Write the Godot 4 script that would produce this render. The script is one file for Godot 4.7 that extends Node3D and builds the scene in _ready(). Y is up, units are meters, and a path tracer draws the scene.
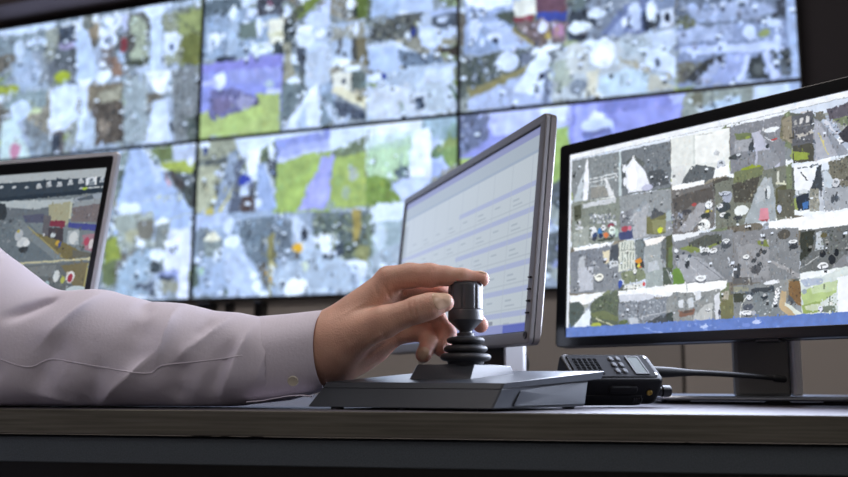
extends Node3D
# A control room: a hand on a camera joystick at a desk, three monitors, a two-way radio, a video wall behind.

const EYE := 0.769
const DESK := 0.74
const WALL_YAW := 0.3536
var taken := {}
var M := {}


func _ready() -> void:
	var cam := Camera3D.new()
	cam.name = "camera"
	cam.position = Vector3(0, EYE, 0)
	cam.basis = Basis(Vector3.RIGHT, deg_to_rad(8.935)) * Basis(Vector3.BACK, 0.004)
	var lens := CameraAttributesPhysical.new()
	lens.frustum_focal_length = 45.29
	lens.frustum_focus_distance = 0.95
	lens.frustum_near = 0.05
	lens.frustum_far = 60.0
	lens.exposure_aperture = 5.6
	cam.attributes = lens
	cam.fov = 29.684
	cam.current = true
	add_child(cam)
	var we := WorldEnvironment.new()
	we.name = "environment"
	var env := Environment.new()
	env.background_mode = Environment.BG_COLOR
	env.background_color = Color.BLACK
	env.tonemap_mode = Environment.TONE_MAPPER_LINEAR
	env.tonemap_exposure = 1.0
	env.sdfgi_enabled = true
	env.ssao_enabled = true
	env.ssil_enabled = true
	we.environment = env
	add_child(we)
	materials()
	room()
	ceiling_lights()
	video_wall()
	desk()
	monitors()
	joystick()
	radio()
	person()


# ---------------------------------------------------------------- helpers
func unique(called: String) -> String:
	if not taken.has(called):
		taken[called] = 0
		return called
	taken[called] += 1
	return "%s_%03d" % [called, taken[called]]


func thing(called: String, label: String, category: String, at: Vector3, group := "") -> Node3D:
	var o := Node3D.new()
	o.name = unique(called)
	o.position = at
	o.set_meta("label", label)
	o.set_meta("category", category)
	if group:
		o.set_meta("group", group)
	add_child(o)
	return o


func structure(called: String, mesh: Mesh, mat: Material, at := Transform3D()) -> MeshInstance3D:
	var o := MeshInstance3D.new()
	o.name = called
	o.mesh = mesh
	o.material_override = mat
	o.transform = at
	o.set_meta("kind", "structure")
	add_child(o, true)
	return o


func part(called: String, mesh: Mesh, mat: Material, parent: Node3D, label := "") -> MeshInstance3D:
	# the mesh is given in world places; the node keeps its parent's origin
	var o := MeshInstance3D.new()
	var n := called
	var k := 0
	while parent.has_node(n):
		k += 1
		n = "%s_%03d" % [called, k]
	o.name = n
	o.mesh = mesh
	o.material_override = mat
	if label:
		o.set_meta("label", label)
	parent.add_child(o, true)
	var back := Vector3.ZERO
	var up: Node = parent
	while up != self:
		back -= (up as Node3D).position
		up = up.get_parent()
	o.position = back
	return o


func std(color: Color, rough: float, metal := 0.0, spec := 0.5) -> StandardMaterial3D:
	var m := StandardMaterial3D.new()
	m.albedo_color = color
	m.roughness = rough
	m.metallic = metal
	m.metallic_specular = spec
	return m


func noise_tex(freq: float, w: int, seed_value: int, as_normal := false, strength := 4.0) -> NoiseTexture2D:
	var n := FastNoiseLite.new()
	n.seed = seed_value
	n.frequency = freq
	n.fractal_octaves = 4
	var t := NoiseTexture2D.new()
	t.width = w
	t.height = w
	t.seamless = true
	t.noise = n
	t.as_normal_map = as_normal
	t.bump_strength = strength
	return t


# triangles are kept counter-clockwise seen from outside and turned when written
func outward(t: PackedVector3Array) -> PackedVector3Array:
	var vol := 0.0
	var o := t[0]
	for i in range(0, t.size(), 3):
		vol += (t[i] - o).dot((t[i + 1] - o).cross(t[i + 2] - o))
	if vol < 0.0:
		for i in range(0, t.size(), 3):
			var s := t[i]
			t[i] = t[i + 1]
			t[i + 1] = s
	return t


func moved(t: PackedVector3Array, xf: Transform3D) -> PackedVector3Array:
	return outward(xf * t)


func soup(parts: Array, deg := 40.0) -> ArrayMesh:
	var v := PackedVector3Array()
	for p in parts:
		v.append_array(p)
	var count := v.size() / 3
	var fn := PackedVector3Array()
	fn.resize(count)
	var at := {}
	for f in count:
		fn[f] = (v[f * 3 + 1] - v[f * 3]).cross(v[f * 3 + 2] - v[f * 3])
		for k in 3:
			var key := Vector3i((v[f * 3 + k] * 50000.0).round())
			if not at.has(key):
				at[key] = PackedInt32Array()
			at[key].append(f)
	var limit := cos(deg_to_rad(deg))
	var nn := PackedVector3Array()
	nn.resize(v.size())
	for f in count:
		var own := fn[f].normalized()
		for k in 3:
			var sum := Vector3.ZERO
			for g in at[Vector3i((v[f * 3 + k] * 50000.0).round())]:
				if own.dot(fn[g].normalized()) > limit:
					sum += fn[g]
			nn[f * 3 + k] = sum.normalized() if sum.length() > 0.0 else own
	var idx := PackedInt32Array()
	idx.resize(v.size())
	for f in count:
		idx[f * 3] = f * 3
		idx[f * 3 + 1] = f * 3 + 2
		idx[f * 3 + 2] = f * 3 + 1
	var a := []
	a.resize(Mesh.ARRAY_MAX)
	a[Mesh.ARRAY_VERTEX] = v
	a[Mesh.ARRAY_NORMAL] = nn
	a[Mesh.ARRAY_INDEX] = idx
	var m := ArrayMesh.new()
	m.add_surface_from_arrays(Mesh.PRIMITIVE_TRIANGLES, a)
	return m


func loft(rings: Array, loop := false) -> PackedVector3Array:
	var t := PackedVector3Array()
	var n: int = rings[0].size()
	var last := rings.size() if loop else rings.size() - 1
	for i in last:
		var a: PackedVector3Array = rings[i]
		var b: PackedVector3Array = rings[(i + 1) % rings.size()]
		for j in n:
			var k := (j + 1) % n
			t.append_array([a[j], a[k], b[k], a[j], b[k], b[j]])
	if not loop:
		for e in 2:
			var r: PackedVector3Array = rings[0] if e == 0 else rings[rings.size() - 1]
			var c := Vector3.ZERO
			for p in r:
				c += p
			c /= n
			for j in n:
				var k := (j + 1) % n
				if e == 0:
					t.append_array([c, r[k], r[j]])
				else:
					t.append_array([c, r[j], r[k]])
	return outward(t)


func rrect(w: float, h: float, r: float, z: float, at := Vector2.ZERO) -> PackedVector3Array:
	var p := PackedVector3Array()
	r = clampf(r, 0.00001, minf(w, h) * 0.499)
	for c in 4:
		var cx := (w / 2 - r) * (1 if c == 0 or c == 3 else -1)
		var cy := (h / 2 - r) * (1 if c < 2 else -1)
		for k in 5:
			var an := PI / 2 * (c + k / 4.0)
			p.append(Vector3(at.x + cx + cos(an) * r, at.y + cy + sin(an) * r, z))
	return p


func slab(w: float, h: float, t: float, r: float, bev: float, at := Vector3.ZERO) -> PackedVector3Array:
	# a plate w x h x t round at, its corners and edges rounded
	var q := Vector2(at.x, at.y)
	var rings := []
	for s in [[-0.5, 1.0], [-0.5, 0.3], [-0.5, 0.0], [0.5, 0.0], [0.5, 0.3], [0.5, 1.0]]:
		var inset: float = bev * s[1]
		var z: float = at.z + s[0] * t
		var dz: float = bev * (1.0 - sqrt(maxf(0.0, 1.0 - (1.0 - s[1]) * (1.0 - s[1]))))
		dz = bev * (1.0 - s[1])
		z -= signf(s[0]) * dz
		rings.append(rrect(w - 2 * inset, h - 2 * inset, r, z, q))
	return loft(rings)


func lathe(profile: Array, n := 32) -> PackedVector3Array:
	# profile of [radius, height] round the y axis
	var rings := []
	for p in profile:
		var ring := PackedVector3Array()
		for j in n:
			var an := TAU * j / n
			ring.append(Vector3(cos(an) * p[0], p[1], sin(an) * p[0]))
		rings.append(ring)
	return loft(rings)


func tube(path: PackedVector3Array, radii: Array, n := 10, flat := 1.0) -> PackedVector3Array:
	var rings := []
	var side := Vector3.ZERO
	for i in path.size():
		var d := (path[mini(i + 1, path.size() - 1)] - path[maxi(i - 1, 0)]).normalized()
		if side == Vector3.ZERO:
			side = d.cross(Vector3.UP if absf(d.y) < 0.9 else Vector3.RIGHT).normalized()
		side = (side - d * side.dot(d)).normalized()
		var up := d.cross(side)
		var r: float = radii[mini(i, radii.size() - 1)]
		var ring := PackedVector3Array()
		for j in n:
			var an := TAU * j / n
			ring.append(path[i] + side * cos(an) * r + up * sin(an) * r * flat)
		rings.append(ring)
	return loft(rings)


func quad_mesh(a: Vector3, b: Vector3, c: Vector3, d: Vector3) -> ArrayMesh:
	# corners top left, top right, bottom right, bottom left, seen from the front
	var n := (b - a).cross(d - a).normalized() * -1.0
	var arr := []
	arr.resize(Mesh.ARRAY_MAX)
	arr[Mesh.ARRAY_VERTEX] = PackedVector3Array([a, b, c, d])
	arr[Mesh.ARRAY_NORMAL] = PackedVector3Array([n, n, n, n])
	arr[Mesh.ARRAY_TEX_UV] = PackedVector2Array([Vector2(0, 0), Vector2(1, 0), Vector2(1, 1), Vector2(0, 1)])
	arr[Mesh.ARRAY_INDEX] = PackedInt32Array([0, 1, 2, 0, 2, 3])
	var m := ArrayMesh.new()
	m.add_surface_from_arrays(Mesh.PRIMITIVE_TRIANGLES, arr)
	return m


func facing(yaw: float, lean: float, turn: float) -> Basis:
	# x to the right along the face, y up the face, z out of the face
	var ex := Vector3(cos(yaw), 0, sin(yaw))
	var n := Vector3(-sin(yaw), 0, cos(yaw))
	var ey := Vector3(0, cos(lean), 0) - n * sin(lean)
	var x := ex * cos(turn) + ey * sin(turn)
	var y := ey * cos(turn) - ex * sin(turn)
	return Basis(x, y, x.cross(y))


# ---------------------------------------------------------------- pictures on the screens
func fill_poly(im: Image, pts: PackedVector2Array, col: Color) -> void:
	var lo := 1e9
	var hi := -1e9
	for p in pts:
		lo = minf(lo, p.y)
		hi = maxf(hi, p.y)
	for y in range(maxi(0, floori(lo)), mini(im.get_height() - 1, ceili(hi)) + 1):
		var xs := []
		var yy := y + 0.5
		for i in pts.size():
			var a := pts[i]
			var b := pts[(i + 1) % pts.size()]
			if (a.y <= yy) != (b.y <= yy):
				xs.append(a.x + (yy - a.y) / (b.y - a.y) * (b.x - a.x))
		xs.sort()
		for i in range(0, xs.size() - 1, 2):
			var x0 := clampi(roundi(xs[i]), 0, im.get_width())
			var x1 := clampi(roundi(xs[i + 1]), 0, im.get_width())
			if x1 > x0:
				im.fill_rect(Rect2i(x0, y, x1 - x0, 1), col)


func screen_picture(w: int, h: int, story: String, seed_value: int, grain: float, soft: float, bend: float, veil: float, patch: int, blend := 2.0, busy := 0) -> ImageTexture:
	# f fill, p polygon, e ellipse, l line, d dabs between two colours inside a four-cornered field
	var im := Image.create(w, h, false, Image.FORMAT_RGB8)
	var rng := RandomNumberGenerator.new()
	rng.seed = seed_value
	for line in story.split(";"):
		var a := line.split(" ", false)
		var col := Color(a[1])
		var k := 3 if a[0] == "l" else (5 if a[0] == "d" else 2)
		var pts := PackedVector2Array()
		for i in range(k, a.size() - 1, 2):
			pts.append(Vector2(a[i].to_float(), a[i + 1].to_float()))
		if a[0] == "f":
			im.fill(col)
		elif a[0] == "p":
			fill_poly(im, pts, col)
		elif a[0] == "e":
			var ring := PackedVector2Array()
			for j in 14:
				ring.append(pts[0] + Vector2(cos(TAU * j / 14) * pts[1].x, sin(TAU * j / 14) * pts[1].y))
			var car := w > 900 and col.v > 0.74 and col.s < 0.16 and pts[1].x > 4.0 and pts[1].x < 17.0 and pts[1].x > pts[1].y * 0.6
			if car:
				# most pale blobs on these streets are vehicles: shade below and a dark screen
				var shade := PackedVector2Array()
				for q in ring:
					shade.append(q + Vector2(0, pts[1].y * 0.45))
				fill_poly(im, shade, Color(0.27, 0.29, 0.33))
			fill_poly(im, ring, col)
			if car:
				var r := pts[1]
				fill_poly(im, PackedVector2Array([pts[0] + Vector2(-r.x * 0.62, -r.y * 0.02), pts[0] + Vector2(-r.x * 0.35, -r.y * 0.42), pts[0] + Vector2(r.x * 0.35, -r.y * 0.42), pts[0] + Vector2(r.x * 0.62, -r.y * 0.02)]), col.darkened(0.4))
		elif a[0] == "l":
			var wd := a[2].to_float() / 2
			for j in pts.size() - 1:
				var s := (pts[j + 1] - pts[j]).normalized().orthogonal() * maxf(wd, 0.6)
				fill_poly(im, PackedVector2Array([pts[j] - s, pts[j] + s, pts[j + 1] + s, pts[j + 1] - s]), col)
		elif a[0] == "d":
			var other := Color(a[2])
			for j in a[3].to_int():
				var u := rng.randf()
				var v := rng.randf()
				var p := pts[0].lerp(pts[1], u).lerp(pts[3].lerp(pts[2], u), v)
				var s := a[4].to_float() * rng.randf_range(0.4, 1.2)
				im.fill_rect(Rect2i(Vector2i(p), Vector2i(maxi(1, roundi(s * rng.randf_range(0.5, 1.3))), maxi(1, roundi(s * 0.8)))), col.lerp(other, rng.randf()))
	# small strokes of each place's own colour, lighter or darker: windows, posts, cars, branches too small to name
	if grain > 0.0:
		im.resize(roundi(w / blend), roundi(h / blend), Image.INTERPOLATE_LANCZOS)
		im.resize(w, h, Image.INTERPOLATE_CUBIC)
		for pass_no in 2:
			for j in int(w * h * (0.016 if pass_no == 0 else 0.0035)):
				var p := Vector2i(rng.randi_range(0, w - 1), rng.randi_range(0, h - 1))
				var drift := Vector2i(roundi(rng.randfn(0.0, 3.2 * patch * grain)), roundi(rng.randfn(0.0, 2.8 * patch * grain))) if pass_no == 0 else Vector2i.ZERO
				var own := im.get_pixelv(p)
				if own.s > 0.3 or own.v > 0.8:
					drift = Vector2i(Vector2(drift) * 0.3)
				var c := im.get_pixelv((p + drift).clamp(Vector2i.ZERO, Vector2i(w - 1, h - 1)))
				var tall := rng.randi_range(2, 5 + patch) if pass_no == 0 else rng.randi_range(1, 1 + patch / 2)
				var broad := rng.randi_range(1, 1 + patch) if pass_no == 0 else rng.randi_range(1, 2 + patch / 2)
				var g := 1.0 + grain * (rng.randf_range(-1.0, 1.0) if pass_no == 0 else (1.1 if rng.randf() < 0.35 else -1.2))
				# plain places (road, sky, lawn) stay smooth, dark built-up places are busy
				var calm := clampf(1.75 - c.v * 1.85, 0.08, 1.0) * (0.35 if c.s > 0.32 else 1.0)
				g = lerpf(1.0, g, calm)
				var warm := rng.randf_range(-0.025, 0.025)
				im.fill_rect(Rect2i(p - Vector2i(broad / 2, tall / 2), Vector2i(broad, tall)), Color(c.r * g + warm, c.g * g, c.b * g - warm))
	# bright things with their dark undersides: parked cars, signs, people, lit windows
	for j in busy:
		var p := Vector2(rng.randf() * w, rng.randf() * h)
		var c := im.get_pixelv(Vector2i(p))
		if c.s > 0.26 or c.v > 0.87:
			continue
		var s := rng.randf_range(1.6, 6.0)
		var k := rng.randf()
		var light := Color(0.88, 0.92, 0.99) if k < 0.5 else c.lightened(0.35)
		if k > 0.93:
			light = [Color("b8504c"), Color("4658b4"), Color("c8b03c"), Color("5c8a46")][rng.randi() % 4]
		if k < 0.72:
			im.fill_rect(Rect2i(Vector2i(p), Vector2i(roundi(s * 1.5), roundi(s))), light)
		im.fill_rect(Rect2i(Vector2i(p + Vector2(rng.randf_range(-0.5, 0.6) * s, s)), Vector2i(roundi(s * rng.randf_range(0.5, 1.6)), roundi(s * rng.randf_range(0.4, 1.6)))), c.darkened(rng.randf_range(0.35, 0.62)))
		if rng.randf() < 0.35:
			im.fill_rect(Rect2i(Vector2i(p + Vector2(rng.randfn(0, 6), -8)), Vector2i(rng.randi_range(1, 3), rng.randi_range(8, 20))), c.darkened(rng.randf_range(0.2, 0.5)))
	var warp := FastNoiseLite.new()
	warp.seed = seed_value
	warp.frequency = 0.035
	warp.fractal_octaves = 2
	var src := im.duplicate()
	for y in h:
		for x in w:
			var n := warp.get_noise_2d(x, y)
			var m := warp.get_noise_2d(y + 900, x)
			var c: Color = src.get_pixel(clampi(x + roundi(n * bend), 0, w - 1), clampi(y + roundi(m * bend), 0, h - 1))
			c = c.lerp(Color(0.64, 0.71, 0.86), veil)  # glow haze painted into the picture, dark tones lifted towards pale blue
			if grain > 0.0:
				var l := c.get_luminance()
				c = c.lerp(Color(l, l, l * 1.03), 0.14)
			var g := 1.0 + 0.16 * grain * (n + m)
			im.set_pixel(x, y, Color(c.r * g, c.g * g, c.b * g))
	if soft > 1.0:
		im.resize(roundi(w / soft), roundi(h / soft), Image.INTERPOLATE_LANCZOS)
		im.resize(w, h, Image.INTERPOLATE_CUBIC)
	return ImageTexture.create_from_image(im)


func screen_mat(tex: Texture2D, energy: float, rough := 0.25, gloss := 0.35, tint := Color.WHITE) -> StandardMaterial3D:
	var m := std(Color(0.02, 0.02, 0.025), rough, 0.0, gloss)
	m.emission_enabled = true
	m.emission = tint
	m.emission_operator = BaseMaterial3D.EMISSION_OP_MULTIPLY
	m.emission_texture = tex
	m.emission_energy_multiplier = energy
	return m


func screen_light(parent: Node3D, xf: Transform3D, size: Vector2, color: Color, energy: float) -> void:
	var l := AreaLight3D.new()
	l.name = "screen_light"
	l.area_size = size
	l.light_color = color
	l.light_energy = energy
	l.area_range = 10.0
	l.area_attenuation = 2.0
	l.shadow_enabled = true
	parent.add_child(l, true)
	# an area light shines along its own -z
	l.transform = Transform3D(Basis(-xf.basis.x, xf.basis.y, -xf.basis.z), xf.origin + xf.basis.z * 0.012 - parent.position)


# ---------------------------------------------------------------- materials
func materials() -> void:
	M.plastic = std(Color("353a42"), 0.34, 0.0, 0.55)
	M.plastic.normal_enabled = true
	M.plastic.normal_texture = noise_tex(0.25, 128, 3, true, 1.2)
	M.plastic.normal_scale = 0.25
	M.plastic.uv1_triplanar = true
	M.plastic.uv1_scale = Vector3.ONE * 40
	M.rubber = std(Color("303135"), 0.5, 0.0, 0.5)
	M.knob = std(Color("4a4b4f"), 0.38, 0.0, 0.6)
	M.black = std(Color("101114"), 0.35, 0.0, 0.5)
	M.gloss_black = std(Color("0c0d10"), 0.3, 0.0, 0.5)
	M.radio = std(Color("121315"), 0.55, 0.0, 0.35)
	M.radio_face = std(Color("1d1e21"), 0.75, 0.0, 0.2)
	M.hole = std(Color("060607"), 0.9, 0.0, 0.1)
	M.grey_frame = std(Color("625b58"), 0.45, 0.15, 0.5)
	M.bezel = std(Color("8b898a"), 0.38, 0.4, 0.5)
	M.silver = std(Color("c9cbd0"), 0.4, 0.35, 0.5)
	M.light_metal = std(Color("ececee"), 0.4, 0.0, 0.5)
	M.dark_metal = std(Color("3a3b3e"), 0.4, 0.4, 0.5)
	M.neck = std(Color("72716e"), 0.5, 0.1, 0.5)
	M.base_blue = std(Color("c2c8d2"), 0.42, 0.95, 0.6)
	M.desk_top = std(Color("4d4a50"), 0.55, 0.0, 0.3)
	M.key = std(Color("5c5f63"), 0.6, 0.0, 0.2)
	M.display = std(Color("5f6564"), 0.6, 0.0, 0.15)
	M.brass = std(Color("b99a52"), 0.3, 0.9, 0.5)
	M.wood = std(Color("7c756a"), 0.7, 0.0, 0.25)
	var grain := NoiseTexture2D.new()
	var gn := FastNoiseLite.new()
	gn.seed = 8
	gn.frequency = 0.02
	gn.fractal_octaves = 5
	grain.noise = gn
	grain.width = 256
	grain.height = 256
	grain.seamless = true
	var ramp := Gradient.new()
	ramp.set_color(0, Color("4e4c46"))
	ramp.set_color(1, Color("6e6b63"))
	grain.color_ramp = ramp
	M.wood.albedo_color = Color.WHITE
	M.wood.albedo_texture = grain
	M.wood.uv1_triplanar = true
	M.wood.uv1_scale = Vector3(1.2, 42.0, 42.0)
	M.apron = std(Color("4e555c"), 0.6, 0.1, 0.4)
	var speck := noise_tex(0.35, 256, 12)
	speck.color_ramp = Gradient.new()
	speck.color_ramp.set_color(0, Color("3c434a"))
	speck.color_ramp.set_color(1, Color("636b73"))
	M.apron.albedo_color = Color.WHITE
	M.apron.albedo_texture = speck
	M.apron.uv1_triplanar = true
	M.apron.uv1_scale = Vector3.ONE * 9.0
	M.skin = std(Color.WHITE, 0.5, 0.0, 0.4)
	M.skin.vertex_color_use_as_albedo = true
	M.skin.subsurf_scatter_enabled = true
	M.skin.subsurf_scatter_strength = 0.12
	M.skin.heightmap_enabled = true
	M.skin.heightmap_texture = noise_tex(0.06, 256, 21)
	M.skin.heightmap_scale = 0.035
	M.skin.uv1_triplanar = true
	M.skin.uv1_scale = Vector3.ONE * 26.0
	M.nail = std(Color("cfae94"), 0.22, 0.0, 0.5)
	M.shirt = std(Color("dcd7e4"), 0.8, 0.0, 0.25)
	M.shirt.rim_enabled = true
	M.shirt.rim = 0.25
	M.shirt.heightmap_enabled = true
	M.shirt.heightmap_texture = noise_tex(0.03, 256, 33)
	M.shirt.heightmap_scale = 0.02
	M.shirt.uv1_triplanar = true
	M.shirt.uv1_scale = Vector3.ONE * 30.0
	M.thread = std(Color("e6e2e8"), 0.8)
	M.button = std(Color("cfc9b4"), 0.35)
	M.eye = std(Color("e9e6e2"), 0.2)
	M.iris = std(Color("3d2f26"), 0.2)
	M.hair = std(Color("3a2c22"), 0.6)
	M.wall_dark = std(Color("3d3a3d"), 0.8, 0.0, 0.3)
	M.wall_panel = std(Color("8a817a"), 0.7, 0.0, 0.3)
	M.bulkhead = std(Color("75696a"), 0.85, 0.0, 0.3)
	M.floor = std(Color("8b8987"), 0.7)
	M.ceiling = std(Color("c9c5c2"), 0.9)
	M.wall_light = std(Color("bdb8b4"), 0.85, 0.0, 0.3)
	M.lamp = std(Color("ffffff"), 0.5)
	M.lamp.emission_enabled = true
	M.lamp.emission = Color("fff7f2")
	M.lamp.emission_energy_multiplier = 2.0


# ---------------------------------------------------------------- the room
func box_mesh(size: Vector3) -> ArrayMesh:
	return soup([slab(size.x, size.y, size.z, 0.0005, minf(0.003, size.z * 0.2))])


func room() -> void:
	# everything stands square to the video wall, which is turned 20 degrees to the view
	var b := facing(WALL_YAW, 0, 0)
	var o := Vector3(-0.33, 0, -3.06)      # on the floor below the middle of the video wall
	var at := func(x: float, y: float, z: float) -> Transform3D: return Transform3D(b, o + b * Vector3(x, y, z))
	structure("floor", box_mesh(Vector3(9.2, 0.1, 8.2)), M.floor, at.call(0.6, -0.05, 2.9))
	structure("ceiling", box_mesh(Vector3(9.2, 0.1, 8.2)), M.ceiling, at.call(0.6, 3.05, 2.9))
	var back := structure("wall_back", box_mesh(Vector3(9.2, 2.0, 0.12)), M.wall_dark, at.call(0.6, 2.0, -0.115))
	structure("wall_left", box_mesh(Vector3(0.12, 3.0, 8.2)), M.wall_light, at.call(-4.0, 1.5, 2.9))
	structure("wall_right", box_mesh(Vector3(0.12, 3.0, 8.2)), M.wall_dark, at.call(5.2, 1.5, 2.9))
	structure("wall_front", box_mesh(Vector3(9.2, 3.0, 0.12)), M.wall_light, at.call(0.6, 1.5, 7.0))
	structure("trim_1", box_mesh(Vector3(9.2, 0.74, 0.30)), M.bulkhead, at.call(0.6, 2.62, -0.02))
	# the panelled lower part of the back wall, wide boards with open joints
	structure("wall_back_lower", box_mesh(Vector3(9.2, 1.0, 0.08)), M.wall_dark, at.call(0.6, 0.5, -0.135))
	var k := 0
	for x in [-3.2, -2.3, -1.4, -0.62, 0.33, 1.16, 1.66, 2.5, 3.4, 4.3]:
		var nx: float = [-2.3, -1.4, -0.62, 0.33, 1.16, 1.66, 2.5, 3.4, 4.3, 5.1][k]
		var m := std([Color("aaa39d"), Color("a39d98"), Color("afa8a2")][k % 3], 0.7, 0.0, 0.3)
		var p := MeshInstance3D.new()
		p.name = "panel" if k == 0 else "panel_%03d" % k
		p.mesh = box_mesh(Vector3(nx - x - 0.008, 1.30, 0.03))
		p.material_override = m
		p.position = Vector3((x + nx) / 2 - 0.6, 0.69 - 2.0, 0.070)
		back.add_child(p, true)
		k += 1
	# black uprights that carry the video wall
	var posts := [[-0.477, 0.055], [-0.384, 0.013], [-0.258, 0.028]]
	var named := ["thick black upright under the video wall, leftmost of the three", "thinnest black upright under the video wall, between two thicker ones", "black upright under the video wall nearest to the hand"]
	for i in 3:
		var base: Vector3 = o + b * Vector3(posts[i][0], 0, -0.004)
		var post := thing("wall_upright", named[i], "post", base, "black uprights under the video wall")
		var w: float = posts[i][1]
		part("post", soup([moved(slab(w, 1.03, 0.05, 0.004, 0.003), Transform3D(b, base + Vector3(0, 0.523, 0)))]), M.gloss_black, post)
		part("foot", soup([moved(slab(w + 0.05, 0.012, 0.14, 0.002, 0.002), Transform3D(b, base + Vector3(0, 0.006, 0)))]), M.gloss_black, post)


func ceiling_lights() -> void:
	var b := facing(WALL_YAW, 0, 0)
	var spots := [[Vector3(-0.35, 2.98, -1.25), 1.2, 0.6, 2.2, "ceiling light panel above the desk, nearest to the video wall"], [Vector3(-0.6, 2.98, 1.0), 1.2, 0.6, 0.9, "added ceiling fill panel behind the desk on the left"], [Vector3(1.6, 2.98, 0.7), 1.2, 0.6, 0.9, "added ceiling fill panel behind the desk on the right"], [Vector3(-0.6, 2.98, 3.0), 1.2, 0.6, 0.9, "added ceiling fill panel at the rear of the room"]]  # the three rear panels are unseen, added as soft fill from the front
	for s in spots:
		var t := thing("ceiling_light", s[4], "ceiling light", s[0])
		var flat := Basis(b.x, -b.z, b.y)
		var rim := [moved(loft([rrect(s[1], s[2], 0.01, -0.02), rrect(s[1], s[2], 0.01, 0.02), rrect(s[1] - 0.05, s[2] - 0.05, 0.01, 0.02), rrect(s[1] - 0.05, s[2] - 0.05, 0.01, -0.02)], true), Transform3D(flat, s[0]))]
		part("frame", soup(rim), M.silver, t)
		part("diffuser", soup([moved(slab(s[1] - 0.05, s[2] - 0.05, 0.012, 0.005, 0.002), Transform3D(flat, s[0] + Vector3(0, 0.004, 0)))]), M.lamp, t)
		var l := AreaLight3D.new()
		l.name = "panel_light"
		l.area_size = Vector2(s[1] - 0.06, s[2] - 0.06)
		l.light_energy = s[3]
		l.light_color = Color("fff5f0")
		l.area_range = 12.0
		l.area_attenuation = 2.0
		l.shadow_enabled = true
		t.add_child(l, true)
		l.transform = Transform3D(Basis(b.x, b.z * -1.0, b.y), Vector3(0, -0.03, 0))


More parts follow.
